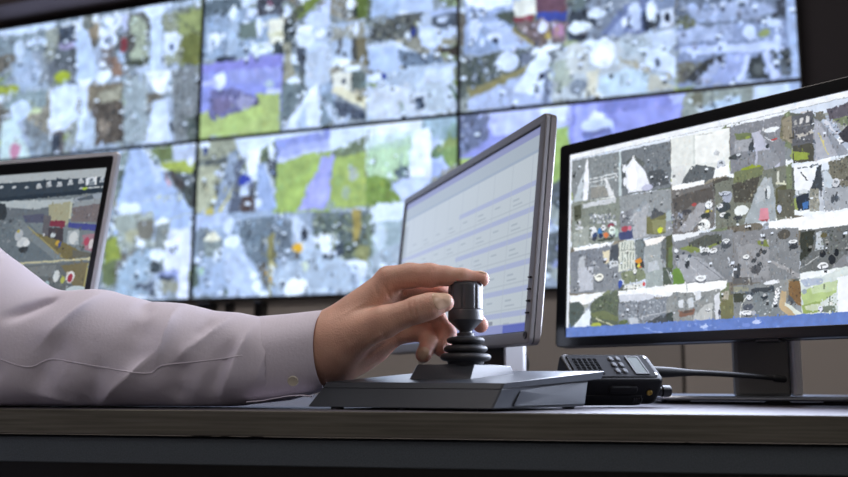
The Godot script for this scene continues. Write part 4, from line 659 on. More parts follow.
func monitors() -> void:
	var stories := {
		"grid": "f 777d80;p 7f878c 8 16 167 16 167 140 8 140;p c8d4e6 8 16 167 16 167 46 8 46;p 5a6058 8 26 86 46 94 61 8 109;p 6f7a5c 167 21 121 46 111 61 167 115;p a4b0c4 95 54 110 54 157 140 41 140;p 8c9c50 8 115 40 103 27 140 8 140;e dfe5ee 69 126 10 8;e 4a5058 75 102 8 6;e dfe5ee 87 113 9 7;e 4a5058 131 108 8 7;p 949a94 167 16 325 16 325 140 167 140;p d5e0ee 167 16 325 16 325 57 167 57;p 5a6058 167 38 232 57 240 72 167 109;p 8a8474 325 33 267 57 257 72 325 115;p a4b0c4 242 65 256 65 293 140 182 140;e e4eaf2 257 104 8 6;e dfe5ee 253 111 8 7;e e4eaf2 259 109 8 6;e 4a5058 276 112 8 7;p 8a9298 325 16 484 16 484 140 325 140;p e6edf6 325 16 484 16 484 39 325 39;p 777064 325 19 411 39 419 54 325 109;p 6f7a5c 484 14 446 39 437 54 484 115;p 9aa4b2 421 46 435 46 459 140 372 140;p 8c9c50 325 115 357 103 344 140 325 140;e e4eaf2 413 101 8 6;e e4eaf2 433 105 8 7;e 3c424c 413 81 6 5;e e4eaf2 443 90 7 6;p 7f878c 484 16 643 16 643 140 484 140;p e6edf6 484 16 643 16 643 41 484 41;p 6c665a 484 21 544 41 552 56 484 109;p 6f7a5c 643 16 579 41 569 56 643 115;p b0bccf 554 48 568 48 607 140 515 140;p 8c9c50 484 115 516 103 503 140 484 140;e e4eaf2 527 117 9 7;e e4eaf2 550 90 7 6;e 3c424c 558 83 7 5;e dfe5ee 550 96 8 6;p 949a94 643 16 801 16 801 140 643 140;p c8d4e6 643 16 801 16 801 42 643 42;p 5a6058 643 22 709 42 717 57 643 109;p 6f7a5c 801 17 744 42 735 57 801 115;p a4b0c4 719 49 733 49 782 140 680 140;p 8c9c50 643 115 674 103 662 140 643 140;e 4a5058 736 102 8 6;e e4eaf2 757 114 9 7;e 3c424c 706 113 9 7;e dfe5ee 709 116 9 7;p 8a9298 801 16 960 16 960 140 801 140;p d5e0ee 801 16 960 16 960 47 801 47;p 777064 801 27 866 47 874 62 801 109;p 8a8474 960 22 901 47 891 62 960 115;p 9aa4b2 876 54 890 54 941 140 824 140;e e4eaf2 889 119 9 7;e 4a5058 854 110 9 7;e 4a5058 919 124 10 8;e 3c424c 858 101 8 6;p 949a94 8 140 167 140 167 264 8 264;p d5e0ee 8 140 167 140 167 175 8 175;p 777064 8 155 62 175 70 190 8 233;p 5e6466 167 150 97 175 87 190 167 239;p 9aa4b2 71 182 86 182 130 264 43 264;e 4a5058 45 250 10 8;e 3c424c 95 239 9 7;e e4eaf2 49 247 10 7;e dfe5ee 56 239 9 7;p 7f878c 167 140 325 140 325 264 167 264;p d5e0ee 167 140 325 140 325 166 167 166;p 777064 167 146 252 166 260 181 167 233;p 5e6466 325 141 287 166 278 181 325 239;p a4b0c4 262 173 276 173 295 264 209 264;e 3c424c 256 248 10 8;e e4eaf2 251 210 7 5;e dfe5ee 281 203 6 5;e 3c424c 235 236 9 7;p 8a9298 325 140 484 140 484 264 325 264;p e6edf6 325 140 484 140 484 164 325 164;p 6c665a 325 144 365 164 373 178 325 233;p 8a8474 484 139 400 164 390 178 484 239;p b0bccf 375 171 389 171 466 264 367 264;p 8c9c50 325 239 357 227 344 264 325 264;e 4a5058 374 245 10 7;e e4eaf2 392 229 8 7;e e4eaf2 387 236 9 7;e e4eaf2 367 245 10 7;p 7f878c 484 140 643 140 643 264 484 264;p e6edf6 484 140 643 140 643 173 484 173;p 5a6058 484 153 533 173 541 188 484 233;p 6f7a5c 643 148 568 173 558 188 643 239;p b0bccf 542 181 556 181 629 264 506 264;e dfe5ee 521 252 10 8;e dfe5ee 540 220 7 6;e dfe5ee 543 214 7 5;e 3c424c 561 247 10 8;p 8a9298 643 140 801 140 801 264 643 264;p d5e0ee 643 140 801 140 801 179 643 179;p 5a6058 643 159 695 179 703 193 643 233;p 8a8474 801 154 729 179 720 193 801 239;p 9aa4b2 704 186 718 186 776 264 672 264;p 8c9c50 643 239 674 227 662 264 643 264;e 4a5058 690 224 7 6;e 4a5058 720 216 7 5;e 4a5058 743 241 9 7;e dfe5ee 714 212 6 5;p 8a9298 801 140 960 140 960 264 801 264;p c8d4e6 801 140 960 140 960 175 801 175;p 6c665a 801 155 872 175 880 190 801 233;p 5e6466 960 150 907 175 898 190 960 239;p a4b0c4 882 183 896 183 920 264 837 264;e 4a5058 925 254 10 8;e 4a5058 900 207 6 5;e dfe5ee 917 255 10 8;e e4eaf2 900 214 7 5;p 7f878c 8 264 167 264 167 388 8 388;p d5e0ee 8 264 167 264 167 298 8 298;p 6c665a 8 278 94 298 102 312 8 357;p 8a8474 167 273 129 298 119 312 167 363;p a4b0c4 103 305 118 305 121 388 29 388;p 8c9c50 8 363 40 351 27 388 8 388;e 3c424c 116 377 10 8;e dfe5ee 97 374 10 8;e e4eaf2 114 333 6 5;e 3c424c 97 339 7 5;p 8a9298 167 264 325 264 325 388 167 388;p c8d4e6 167 264 325 264 325 290 167 290;p 777064 167 270 212 290 220 305 167 357;p 5e6466 325 265 247 290 237 305 325 363;p a4b0c4 221 298 235 298 294 388 191 388;e dfe5ee 214 328 6 5;e e4eaf2 261 368 10 7;e e4eaf2 209 355 8 7;e 4a5058 228 343 7 6;p 8a9298 325 264 484 264 484 388 325 388;p d5e0ee 325 264 484 264 484 294 325 294;p 777064 325 275 385 294 393 309 325 357;p 6f7a5c 484 270 420 294 410 309 484 363;p a4b0c4 394 302 409 302 440 388 363 388;p 8c9c50 325 363 357 351 344 388 325 388;e e4eaf2 419 340 7 6;e dfe5ee 401 353 8 6;e e4eaf2 427 374 10 8;e 3c424c 380 342 7 6;p 8a9298 484 264 643 264 643 388 484 388;p d5e0ee 484 264 643 264 643 287 484 287;p 6c665a 484 267 569 287 577 302 484 357;p 8a8474 643 262 604 287 594 302 643 363;p a4b0c4 578 294 593 294 614 388 492 388;e dfe5ee 569 349 8 6;e dfe5ee 621 370 10 8;e dfe5ee 588 369 10 8;e 3c424c 576 360 9 7;p 7f878c 643 264 801 264 801 388 643 388;p e6edf6 643 264 801 264 801 295 643 295;p 6c665a 643 276 716 295 724 310 643 357;p 8a8474 801 271 751 295 741 310 801 363;p b0bccf 725 303 740 303 771 388 669 388;e 4a5058 712 374 10 8;e 4a5058 757 353 8 6;e e4eaf2 772 374 10 8;e 4a5058 709 349 8 6;p 7f878c 801 264 960 264 960 388 801 388;p d5e0ee 801 264 960 264 960 300 801 300;p 6c665a 801 280 843 300 851 315 801 357;p 6f7a5c 960 275 878 300 869 315 960 363;p b0bccf 853 308 867 308 924 388 835 388;e dfe5ee 877 348 8 6;e e4eaf2 896 371 10 8;e e4eaf2 873 371 10 7;e 3c424c 859 351 8 6;p 949a94 8 388 167 388 167 512 8 512;p c8d4e6 8 388 167 388 167 414 8 414;p 777064 8 394 91 414 99 429 8 481;p 6f7a5c 167 389 126 414 117 429 167 487;p 9aa4b2 101 421 115 421 144 512 25 512;e dfe5ee 124 454 6 5;e 4a5058 80 499 10 8;e dfe5ee 95 488 9 7;e 4a5058 67 497 10 8;p 7f878c 167 388 325 388 325 512 167 512;p c8d4e6 167 388 325 388 325 419 167 419;p 5a6058 167 399 236 419 244 434 167 481;p 8a8474 325 394 271 419 262 434 325 487;p 9aa4b2 246 427 260 427 289 512 204 512;e dfe5ee 256 491 9 7;e dfe5ee 252 476 8 6;e dfe5ee 230 464 7 5;e dfe5ee 262 495 10 8;p 949a94 325 388 484 388 484 512 325 512;p d5e0ee 325 388 484 388 484 416 325 416;p 5a6058 325 396 371 416 379 431 325 481;p 6f7a5c 484 391 406 416 396 431 484 487;p a4b0c4 380 423 395 423 473 512 351 512;e 3c424c 384 485 9 7;e 4a5058 403 450 6 5;e e4eaf2 378 498 10 8;e 3c424c 363 496 10 8;p 7f878c 484 388 643 388 643 512 484 512;p e6edf6 484 388 643 388 643 428 484 428;p 6c665a 484 408 562 428 570 443 484 481;p 8a8474 643 403 597 428 588 443 643 487;p 9aa4b2 572 435 586 435 608 512 515 512;p 8c9c50 484 487 516 475 503 512 484 512;e dfe5ee 601 487 9 7;e 4a5058 560 487 9 7;e 4a5058 605 491 9 7;e 3c424c 547 499 10 8;p 8a9298 643 388 801 388 801 512 643 512;p c8d4e6 643 388 801 388 801 425 643 425;p 5a6058 643 405 717 425 725 440 643 481;p 8a8474 801 400 752 425 742 440 801 487;p b0bccf 726 432 741 432 792 512 684 512;e 3c424c 748 470 7 6;e dfe5ee 732 475 8 6;e 4a5058 700 494 9 7;e 4a5058 711 475 8 6;p 949a94 801 388 960 388 960 512 801 512;p d5e0ee 801 388 960 388 960 422 801 422;p 6c665a 801 402 875 422 883 437 801 481;p 6f7a5c 960 397 910 422 900 437 960 487;p 9aa4b2 885 429 899 429 945 512 812 512;p 8c9c50 801 487 833 475 820 512 801 512;e 4a5058 907 463 7 5;e 3c424c 902 461 7 5;e dfe5ee 905 468 7 6;e 3c424c 909 495 10 8;p 7c8386 7 19 170 23 172 155 14 148;d 6c7478 8c9496 60 7 67 72 164 90 164 35 66 16;p e8ecf4 54 44 62 19 68 76 66 146 44 153;p b0bcc4 16 140 52 56 49 150 17 149;p c0cad4 28 104 45 72 45 107 28 112;l d0d6da 4 69 86 164 85;l d0d6da 4 70 96 164 95;l b4bcc0 3 72 110 125 113;l d4dade 3 111 84 112 110;l d4dade 3 158 84 159 107;p 8c8c86 75 114 120 113 137 147 76 145;p d8dce0 122 97 130 98 154 150 135 148;p e6ecea 44 149 156 150 156 169 54 167;p 6d747a 171 24 327 25 328 155 190 154 173 155;p b9c8cc 167 23 174 24 177 154 168 152;p 4a5052 176 67 185 56 190 127 181 130;p 5a605e 189 57 216 44 252 73 243 80 216 54 194 66;d 50565c 808890 110 5 243 140 324 154 324 36 243 18;p 4c5156 256 98 303 99 324 143 269 145;p e4e9f4 189 74 212 49 234 74 252 102 265 144 248 149 199 147 192 128;p f4f6fa 196 79 216 62 226 105 221 141 201 141;e dfe4ee 187 114 6 13;e dfe4ee 185 77 5 12;d 38404a e8ecf4 22 4 286 144 326 151 326 115 286 108;e b8bcd8 256 143 18 8;p 55604a 243 156 328 155 328 171 244 168;p 7d857c 10 146 172 155 173 279 14 282;p 4c5040 17 160 44 156 45 198 21 207;p c4cad0 49 157 158 153 158 170 49 169;d 50565e e4eaf0 80 7 70 216 155 228 154 202 69 189;p 98a09a 16 241 70 223 71 281 20 280;d 8a9098 dde2e8 14 8 21 229 43 232 43 206 20 203;e dfe4e8 87 246 9 19;e 30426a 91 256 8 10;e 3a74b8 108 246 8 10;e 283050 111 259 7 6;e d87038 128 259 8 8;e e4e8ee 120 236 9 8;e 8a3c4c 143 233 10 6;e d4e4dc 148 250 10 13;e a4c0b0 163 256 6 11;e 3c4438 128 271 28 4;e 383c48 90 265 8 6;p 8a9094 172 155 328 157 330 285 173 279;p a4a8ae 213 202 261 186 257 278 214 280;p 7c8088 173 204 213 194 213 246 173 245;d 4a5058 dce2ea 40 6 182 234 213 238 213 210 182 206;p 9098a0 209 202 252 176 257 189 213 214;e a8404c 188 249 10 9;e d46a84 203 249 6 6;p 3c4470 171 257 213 256 213 280 171 279;p 6d6c44 255 216 312 221 312 275 299 279 255 271;p 85865a 270 238 312 238 312 273 278 274;p 4c5054 257 221 282 205 312 225 274 235;e c9d61e 297 266 8 9;e 9aa0a8 263 218 8 8;p 44423c 333 189 362 190 362 244 332 235;d 343a48 dcdce8 26 5 314 268 361 274 362 240 314 233;p f1f4f8 22 284 128 280 142 282 142 289 91 304 23 302;p 767c86 8 294 95 292 169 288 171 419 10 390;d 50565e a4aab4 110 6 14 353 170 368 169 313 13 295;p b2b8c0 38 318 57 308 64 395 40 393;p d9cfae 121 305 140 303 140 339 124 340;e c03a3a 129 330 4 3;e c4cad0 154 343 16 12;p 464c54 142 293 169 288 170 336 142 334;p c9cfc4 171 283 218 283 223 362 170 368;l 7c847c 2 174 309 220 310;l 5c6a64 2 181 314 180 361;l 5c6a64 2 190 315 189 362;l 5c6a64 2 198 316 198 363;l 5c6a64 2 207 317 206 364;l 5c6a64 2 216 318 215 365;l 6c7a74 2 180 284 179 308;l 6c7a74 2 189 285 188 309;l 6c7a74 2 198 286 197 310;l 6c7a74 2 207 287 206 311;l 6c7a74 2 216 288 215 312;p 6c7678 220 283 246 282 247 341 223 342;p f0ece8 248 288 312 285 299 300 253 306;p 98a0a2 249 306 299 300 303 385 249 380;p b4bcc4 262 350 287 345 299 384 257 380;p 3c3a34 221 346 244 337 249 364 223 365;e d88420 232 343 10 7;e d0c83a 232 357 5 5;e d0402c 238 363 4 5;p 4d5238 314 285 331 283 331 387 312 385;p 5c6a3c 320 318 331 312 331 372 320 371;l b4b8bc 2 299 346 322 386;p 7c828a 9 351 170 351 171 410 130 419 11 415;d 50565e 9aa2ac 60 6 16 410 171 422 170 363 14 348;p b4bac6 36 341 87 346 88 411 40 412;e e4e6dc 108 377 14 10;e 2f4aa8 175 401 7 11;p 7a8466 175 371 245 362 258 394 188 404;e e8ece8 221 371 5 7;p d8dcd8 188 406 245 403 245 416 184 417;d 40464a f0f4f4 24 4 188 415 243 420 243 406 188 402;e d84848 247 408 4 6;p 98a4a4 253 378 299 371 304 417 253 417;p 4f5a4c 303 368 324 370 330 414 304 415;l b8bcc0 2 314 373 331 415;p 6f8a30 334 379 361 377 361 414 336 414;p eef2f6 9 421 130 419 79 447 46 453 9 438;p 4e5a56 9 440 41 440 61 458 56 485 19 516 11 515;p 56604e 79 451 107 431 168 420 171 515 85 519;p 66704a 82 475 126 470 169 492 169 503 85 487;p dce8f0 19 516 72 462 82 471 78 518;e a8b440 99 511 19 8;l b8bc9c 4 99 492 167 517;d 3c4838 6a7858 60 6 84 471 167 476 166 437 84 431;p ecf0f4 170 420 332 416 332 447 245 443 173 445;p c6ccd8 173 432 245 433 304 443 245 452 173 451;p 7d848e 171 453 245 452 332 445 332 517 172 517;d 4c535c c0c8d2 170 5 174 496 332 504 332 457 173 445;p 454a4e 250 507 332 486 332 517 254 515;l b4bac2 2 211 500 332 482;l a4a8b0 2 233 518 295 493;p 56643c 172 503 198 501 203 516 172 516;p b4bcc6 200 497 228 495 237 516 211 516;p d9dedb 328 20 491 25 489 146 328 133;p e6eae8 395 21 489 27 488 91 465 112 395 103;p c8cfcc 391 24 397 24 397 103 391 104;l aab0b0 2 401 28 447 29;p 5a6164 354 153 399 104 453 125 445 147 414 164;e b4b8bc 456 86 8 6;p eef2f6 451 121 467 107 472 143 451 148;e c0c8d4 467 117 12 11;p 5a6064 354 148 387 107 451 131 445 153 422 154;p d0d4d4 330 100 375 101 358 149 330 151;p eef2f8 451 127 487 123 487 149 445 151;p f2f4f6 330 151 422 151 422 162 374 165 332 164;p 7d8088 492 23 584 24 629 22 629 173 491 146;d 565c5c 9ca0a8 90 4 494 62 631 91 633 41 495 9;p 68744c 503 45 547 51 547 68 507 61;e 8a9c3c 538 61 8 4;p 9a9ea6 503 64 547 66 543 98 503 94;p b4b8cc 547 51 565 51 582 84 616 142 615 169 552 158 557 90;p 888c94 561 102 603 103 616 142 581 160 560 142;e 3c4248 547 88 8 13;e 404648 504 106 17 7;e c8d0d8 514 101 6 4;e dfe6ec 597 55 19 7;e 343c40 586 94 4 6;p 6c6a54 622 28 633 27 631 95 617 81;e b44a4c 602 81 9 3;l d8dce4 2 579 69 600 86;e 8a9c28 544 144 27 9;d 3c4244 a8aeb4 20 4 517 123 546 128 546 103 517 97;p 8c8470 622 35 647 30 648 104 626 84;p 5c5e64 646 33 696 29 695 109 646 107;p a4a4a4 651 42 658 42 659 57 651 57;p c8c8c8 665 40 673 40 672 55 665 56;p c8c8c8 680 40 687 40 687 56 680 56;l 8c8c8c 2 648 61 694 62;p b8b4ac 656 80 695 78 695 86 657 88;d 343640 a0a0a4 30 4 648 99 694 109 695 68 649 57;p 4a4a40 646 107 695 109 695 153 646 151;p 8a9c38 649 121 681 129 681 147 649 144;p c8c0c0 667 30 692 30 692 28 667 27;p 8a909c 697 47 714 62 770 145 770 152 695 153;p a4a8b4 698 53 710 61 748 151 699 153;l d0c470 2 706 86 728 146;p 6c6c64 699 35 720 37 726 59 703 54;p 5a5660 727 34 777 28 775 61 733 61;d 2c2c38 dcdce4 70 4 720 97 774 108 775 71 722 58;p c8ccd8 717 62 726 59 746 95 737 87;p 3c3a40 750 101 775 81 773 126 763 119;p 6c6a68 330 165 449 161 449 280 331 293;p 54504c 332 187 374 178 445 171 445 205 386 215 338 230;p 4c4a44 445 156 487 153 486 197 448 198;p 98999e 344 277 406 210 429 212 413 253 382 282;e a84440 393 212 7 5;e 404044 370 229 14 8;e 8c94a8 354 238 7 7;d 202428 d8dcea 30 6 329 264 366 269 366 234 329 229;p a0b0b4 313 219 329 217 329 244 313 246;e e6ebf0 433 218 11 10;e c8b83c 433 235 9 4;e 343a38 423 246 12 7;e e8ecea 419 270 17 15;e 3c4244 413 267 11 4;d 6a7070 e4e8ec 16 5 386 282 440 290 440 256 386 249;p 707468 450 165 630 150 626 283 451 284;p 6c7450 502 144 574 143 573 165 530 175 498 173;p 4a4840 494 176 566 167 559 191 547 232 500 221;d 3c3c38 8c8c78 70 4 497 221 558 230 559 173 498 162;e 98a0b4 482 207 13 17;e c0c8d8 475 195 15 5;e 3c4448 471 231 19 13;e dfe4ec 463 225 9 6;e e4e8ea 470 250 9 7;e 343c38 481 255 10 8;p 9aa4aa 523 283 559 198 577 173 594 176 603 234 603 283;p aab2b8 559 202 577 176 591 179 575 230 551 236;e ccd4d8 585 210 6 17;e 3c4448 579 212 2 14;e dfe6e6 518 246 18 14;e 3c4044 509 264 12 5;p d88898 565 248 585 250 585 279 560 278;e a84c50 574 279 11 2;p 56563c 604 206 628 196 626 279 602 269;p c8ccc0 608 160 613 161 613 193 607 192;p d0d4bc 604 190 628 194 628 199 604 195;p b4bcd4 610 242 618 242 617 271 610 270;p e6ebf4 648 156 702 154 698 186 685 223 648 217;l 5c646c 3 656 163 687 166 711 161;p 3c4248 683 223 706 162 711 158 711 227;l 3c4044 3 663 175 679 198;p 6c6a5c 727 161 772 155 768 237 732 231;d 403e3a 8a8878 50 4 727 227 768 234 771 170 729 162;p bcc8d4 714 184 722 181 750 234 714 228;e c8ccd4 741 214 9 10;p e8ecf4 699 155 734 152 729 162 706 165;p c9d0d6 649 217 678 219 680 227 649 227;p 2c3440 651 233 680 227 680 268 653 269;p 3c6cb0 665 250 679 248 678 265 666 267;p 8c8c80 683 218 704 221 702 276 681 273;d 4c4e4a b0b4b0 50 4 681 273 714 278 716 228 683 223;p 9aa0a8 716 223 769 227 767 278 714 280;e 4a5058 733 251 4 11;e 4a5058 741 250 4 10;p b8c0cc 704 226 714 228 712 278 702 276;p 5c5c50 608 210 647 212 645 283 606 277;e b8c4e0 611 257 5 11;p 7b7f84 331 285 496 292 493 424 331 415;p dfe4ea 331 285 409 284 405 295 337 303;p 4e524a 379 310 421 297 466 299 466 321 420 326 385 328;p 74823c 350 322 377 319 412 331 464 317 464 324 412 338 381 337;p 9a9ea6 337 347 361 338 412 355 472 411 431 415 369 413 349 378;l 5c6068 1 389 349 466 413;l c4c8d0 1 373 362 419 410;p 5e8430 333 376 351 375 367 415 333 416;e dfe4e8 422 336 13 9;e 4a5054 420 343 9 5;e e4e8ec 444 339 10 6;e 444a50 477 329 13 9;e dfe4e8 477 318 10 6;e e4eaf4 342 328 6 5;e 2c3038 346 346 4 8;e c8d0d8 372 354 7 4;e 2a3034 373 367 6 10;e 444c54 380 346 5 5;e 3c424c 362 336 3 3;l c8ced8 3 480 358 492 385;e e8ecf0 410 406 15 8;p 7e8084 496 299 625 302 622 435 495 426;p 8e9094 506 336 542 333 600 344 595 422 512 415;d 64686c 9a9ca0 60 4 497 407 622 418 624 343 499 328;p 74803c 556 328 577 327 585 346 559 337;p a8aca8 577 324 594 329 597 347 583 342;e e4e8ea 528 363 9 6;e 3c4044 546 376 5 6;e 3c4044 557 363 5 6;e 3c4044 564 354 5 6;e 3c4044 572 358 5 6;e 3c4044 560 385 5 6;e 3c4044 587 401 5 6;e 3c4044 589 391 5 6;e 505256 551 398 14 10;p 5c5c5c 494 413 540 414 540 431 493 429;l a4a49c 4 534 417 533 432;p a4a8ac 589 377 623 394 623 403 589 388;p 44484c 496 385 512 380 512 415 497 414;p 6c6c6a 598 305 625 302 624 367 599 371;p f2f5f8 585 284 650 283 766 283 765 317 719 320 658 315 585 300;p 7c8084 585 300 654 309 654 428 582 432;d 585c60 989ca0 60 4 582 417 650 423 654 319 585 310;e 504e48 620 320 15 12;e e4e8ec 641 340 11 5;e 34383c 642 352 12 6;p 98999c 583 381 593 380 654 418 650 428;p 646868 658 315 765 317 761 417 655 416;p 343830 658 320 691 319 683 367 656 389;p b4bcc4 694 324 705 323 708 365 690 368;d 3c423c 98a098 60 4 694 373 763 381 765 329 696 320;l b4b8b8 2 656 405 699 381;e 5c5638 710 334 7 6;e 23272c 706 376 6 9;e 23272c 726 391 8 11;e 1c2024 737 377 5 9;e e2e6ea 706 404 12 7;p 7c7f84 725 411 763 372 761 417;p f2f5f8 313 416 479 417 475 435 445 450 411 441 361 440 313 433;p 868a8a 313 455 333 438 411 442 460 437 459 513 313 514;d 585e60 b4bcc0 80 5 335 490 460 497 460 451 335 442;p d4dae2 392 439 408 438 409 458 394 463;p c4ccd4 373 456 388 453 390 477 376 479;p ccd2da 348 458 362 457 361 478 350 478;p 7c5848 349 487 392 483 390 499 351 502;e 5c4c44 372 489 16 4;p b4b8b8 388 504 419 473 441 471 437 514 388 513;p d0d4dc 445 454 460 444 457 513 446 514;e e4e8ec 428 487 7 4;p 6c6c48 460 459 493 454 496 513 461 513;e 44444c 458 497 4 7;l 8c9090 1 371 412 371 445;p 3c4440 313 489 332 486 333 515 313 515;p a09c8c 464 445 482 443 482 467 464 468;p 7d8284 494 433 622 430 619 517 494 515;p 8d8f7c 494 436 532 438 532 448 495 447;p 3c4034 495 452 525 453 518 473 496 473;l d0d4cc 2 532 455 514 480 509 500 513 535;p 747c80 539 451 594 451 606 509 545 509;e 4c545c 536 455 11 6;e d4dae2 534 464 8 6;e 4a505c 530 488 13 8;e dfe4ec 526 501 14 6;e aab0bc 542 502 6 5;e 2c343c 570 465 8 7;e c8ccd0 570 460 6 3;d c4ccd0 d4dce0 10 3 552 506 589 508 590 478 553 476;p 3c4248 539 444 594 441 594 455 539 452;e dfe4ec 588 432 20 5;d e8ecf0 f4f6f8 1 3 597 455 604 456 604 445 598 445;e e8ecf2 604 450 5 4;e e8ecf2 602 458 5 4;e e8ecf2 600 466 5 4;e e8ecf2 597 474 5 4;e e8ecf2 595 482 5 4;e 2c3034 596 490 5 3;p b8a888 607 459 621 457 620 510 606 493;p b8a078 611 454 619 458 620 484 646 514 629 517 605 495;p 7a5c38 628 434 656 434 656 494 627 476;d 4c3c2c a0784c 30 4 626 488 655 490 656 449 627 446;p d4dcd0 619 481 656 511 656 518 642 512 619 490;p 8c9090 607 428 628 425 627 455 607 455;p 54585c 627 463 643 485 635 485 624 480;p c9d4d2 654 415 761 411 757 517 656 511;p e8eef2 654 416 743 414 704 428 656 432;p a4b0c4 654 432 704 432 703 445 664 449;p a8c078 655 465 668 454 736 439 733 467 702 485 662 495;p b8cc9c 676 450 736 439 733 463 679 467;p 8aa054 657 490 698 485 701 509 658 511;p b8c4a4 662 493 702 489 697 505 666 503;p e8edf8 736 435 761 429 757 513 733 515;d 6c7864 90a080 30 3 705 510 733 511 735 467 706 465;l 5c685c 2 718 474 717 502;p 6c7868 701 497 728 497 728 511 701 509;e d8dcf0 697 501 5 6;e 90a0a8 663 460 6 6;p e6ebf1 0 0 960 0 960 15 0 15;p dfe5ee 0 0 8 0 8 520 0 520;p 5a78c4 0 512 960 512 960 540 0 540;d 4c6cc0 7c98dc 30 7 313 533 618 547 619 523 313 507;e a8bce8 418 529 11 4;e b0c0ec 551 525 12 5;e 6c88d8 524 530 11 5;l 8ca4e0 2 245 522 279 535 304 540",
		"list": "f b7c2cb;p 8c92bc 0 0 640 0 640 14 0 14;p a9b4bf 0 14 640 14 640 42 0 42;p 9eacbe 0 40 640 40 640 46 0 46;p bcc6cd 0 46 640 46 640 100 0 100;p c0cad0 30 46 640 46 640 345 30 345;p a9b2bb 0 60 26 60 26 345 0 345;p aab3d2 330 96 640 96 640 106 330 106;p a6b0ba 70 116 92 116 92 119 70 119;p a6b0ba 140 116 162 116 162 119 140 119;p a4aeb8 140 126 174 126 174 128 140 128;p a6b0ba 210 116 232 116 232 119 210 119;p a6b0ba 280 116 302 116 302 119 280 119;p a4aeb8 280 126 314 126 314 128 280 128;p a6b0ba 350 116 372 116 372 119 350 119;p a6b0ba 420 116 442 116 442 119 420 119;p a4aeb8 420 126 454 126 454 128 420 128;p a6b0ba 490 116 512 116 512 119 490 119;p a6b0ba 560 116 582 116 582 119 560 119;p a4aeb8 560 126 594 126 594 128 560 128;l b0bac2 1 0 134 640 134;p aab3d2 60 142 640 142 640 152 60 152;p acb4d2 0 142 300 142 300 150 0 150;p a6b0ba 70 162 92 162 92 165 70 165;p a6b0ba 140 162 162 162 162 165 140 165;p a4aeb8 140 172 174 172 174 174 140 174;p a6b0ba 210 162 232 162 232 165 210 165;p a6b0ba 280 162 302 162 302 165 280 165;p a4aeb8 280 172 314 172 314 174 280 174;p a6b0ba 350 162 372 162 372 165 350 165;p a6b0ba 420 162 442 162 442 165 420 165;p a4aeb8 420 172 454 172 454 174 420 174;p a6b0ba 490 162 512 162 512 165 490 165;p a6b0ba 560 162 582 162 582 165 560 165;p a4aeb8 560 172 594 172 594 174 560 174;l b0bac2 1 0 180 640 180;p aab3d2 330 188 640 188 640 198 330 198;p a6b0ba 70 208 92 208 92 211 70 211;p a6b0ba 140 208 162 208 162 211 140 211;p a4aeb8 140 218 174 218 174 220 140 220;p a6b0ba 210 208 232 208 232 211 210 211;p a6b0ba 280 208 302 208 302 211 280 211;p a4aeb8 280 218 314 218 314 220 280 220;p a6b0ba 350 208 372 208 372 211 350 211;p a6b0ba 420 208 442 208 442 211 420 211;p a4aeb8 420 218 454 218 454 220 420 220;p a6b0ba 490 208 512 208 512 211 490 211;p a6b0ba 560 208 582 208 582 211 560 211;p a4aeb8 560 218 594 218 594 220 560 220;l b0bac2 1 0 226 640 226;p aab3d2 60 234 640 234 640 244 60 244;p acb4d2 0 234 300 234 300 242 0 242;p a6b0ba 70 254 92 254 92 257 70 257;p a6b0ba 140 254 162 254 162 257 140 257;p a4aeb8 140 264 174 264 174 266 140 266;p a6b0ba 210 254 232 254 232 257 210 257;p a6b0ba 280 254 302 254 302 257 280 257;p a4aeb8 280 264 314 264 314 266 280 266;p a6b0ba 350 254 372 254 372 257 350 257;p a6b0ba 420 254 442 254 442 257 420 257;p a4aeb8 420 264 454 264 454 266 420 266;p a6b0ba 490 254 512 254 512 257 490 257;p a6b0ba 560 254 582 254 582 257 560 257;p a4aeb8 560 264 594 264 594 266 560 266;l b0bac2 1 0 272 640 272;p aab3d2 330 280 640 280 640 290 330 290;p a6b0ba 70 300 92 300 92 303 70 303;p a6b0ba 140 300 162 300 162 303 140 303;p a4aeb8 140 310 174 310 174 312 140 312;p a6b0ba 210 300 232 300 232 303 210 303;p a6b0ba 280 300 302 300 302 303 280 303;p a4aeb8 280 310 314 310 314 312 280 312;p a6b0ba 350 300 372 300 372 303 350 303;p a6b0ba 420 300 442 300 442 303 420 303;p a4aeb8 420 310 454 310 454 312 420 312;p a6b0ba 490 300 512 300 512 303 490 303;p a6b0ba 560 300 582 300 582 303 560 303;p a4aeb8 560 310 594 310 594 312 560 312;l b0bac2 1 0 318 640 318;p aab3d2 60 322 640 322 640 332 60 332;p acb4d2 0 322 300 322 300 330 0 330;p a6b0ba 70 342 92 342 92 345 70 345;p a6b0ba 140 342 162 342 162 345 140 345;p a4aeb8 140 352 174 352 174 354 140 354;p a6b0ba 210 342 232 342 232 345 210 345;p a6b0ba 280 342 302 342 302 345 280 345;p a4aeb8 280 352 314 352 314 354 280 354;p a6b0ba 350 342 372 342 372 345 350 345;p a6b0ba 420 342 442 342 442 345 420 345;p a4aeb8 420 352 454 352 454 354 420 354;p a6b0ba 490 342 512 342 512 345 490 345;p a6b0ba 560 342 582 342 582 345 560 345;p a4aeb8 560 352 594 352 594 354 560 354;l b0bac2 1 0 360 640 360;l b2bcc4 1 60 46 60 344;l b2bcc4 1 130 46 130 344;l b2bcc4 1 200 46 200 344;l b2bcc4 1 270 46 270 344;l b2bcc4 1 340 46 340 344;l b2bcc4 1 410 46 410 344;l b2bcc4 1 480 46 480 344;l b2bcc4 1 550 46 550 344;l b2bcc4 1 620 46 620 344;p 8f97c9 0 344 640 344 640 360 0 360;p 5c68b8 560 346 640 346 640 360 560 360;p 8a9098 420 336 520 336 520 343 420 343",
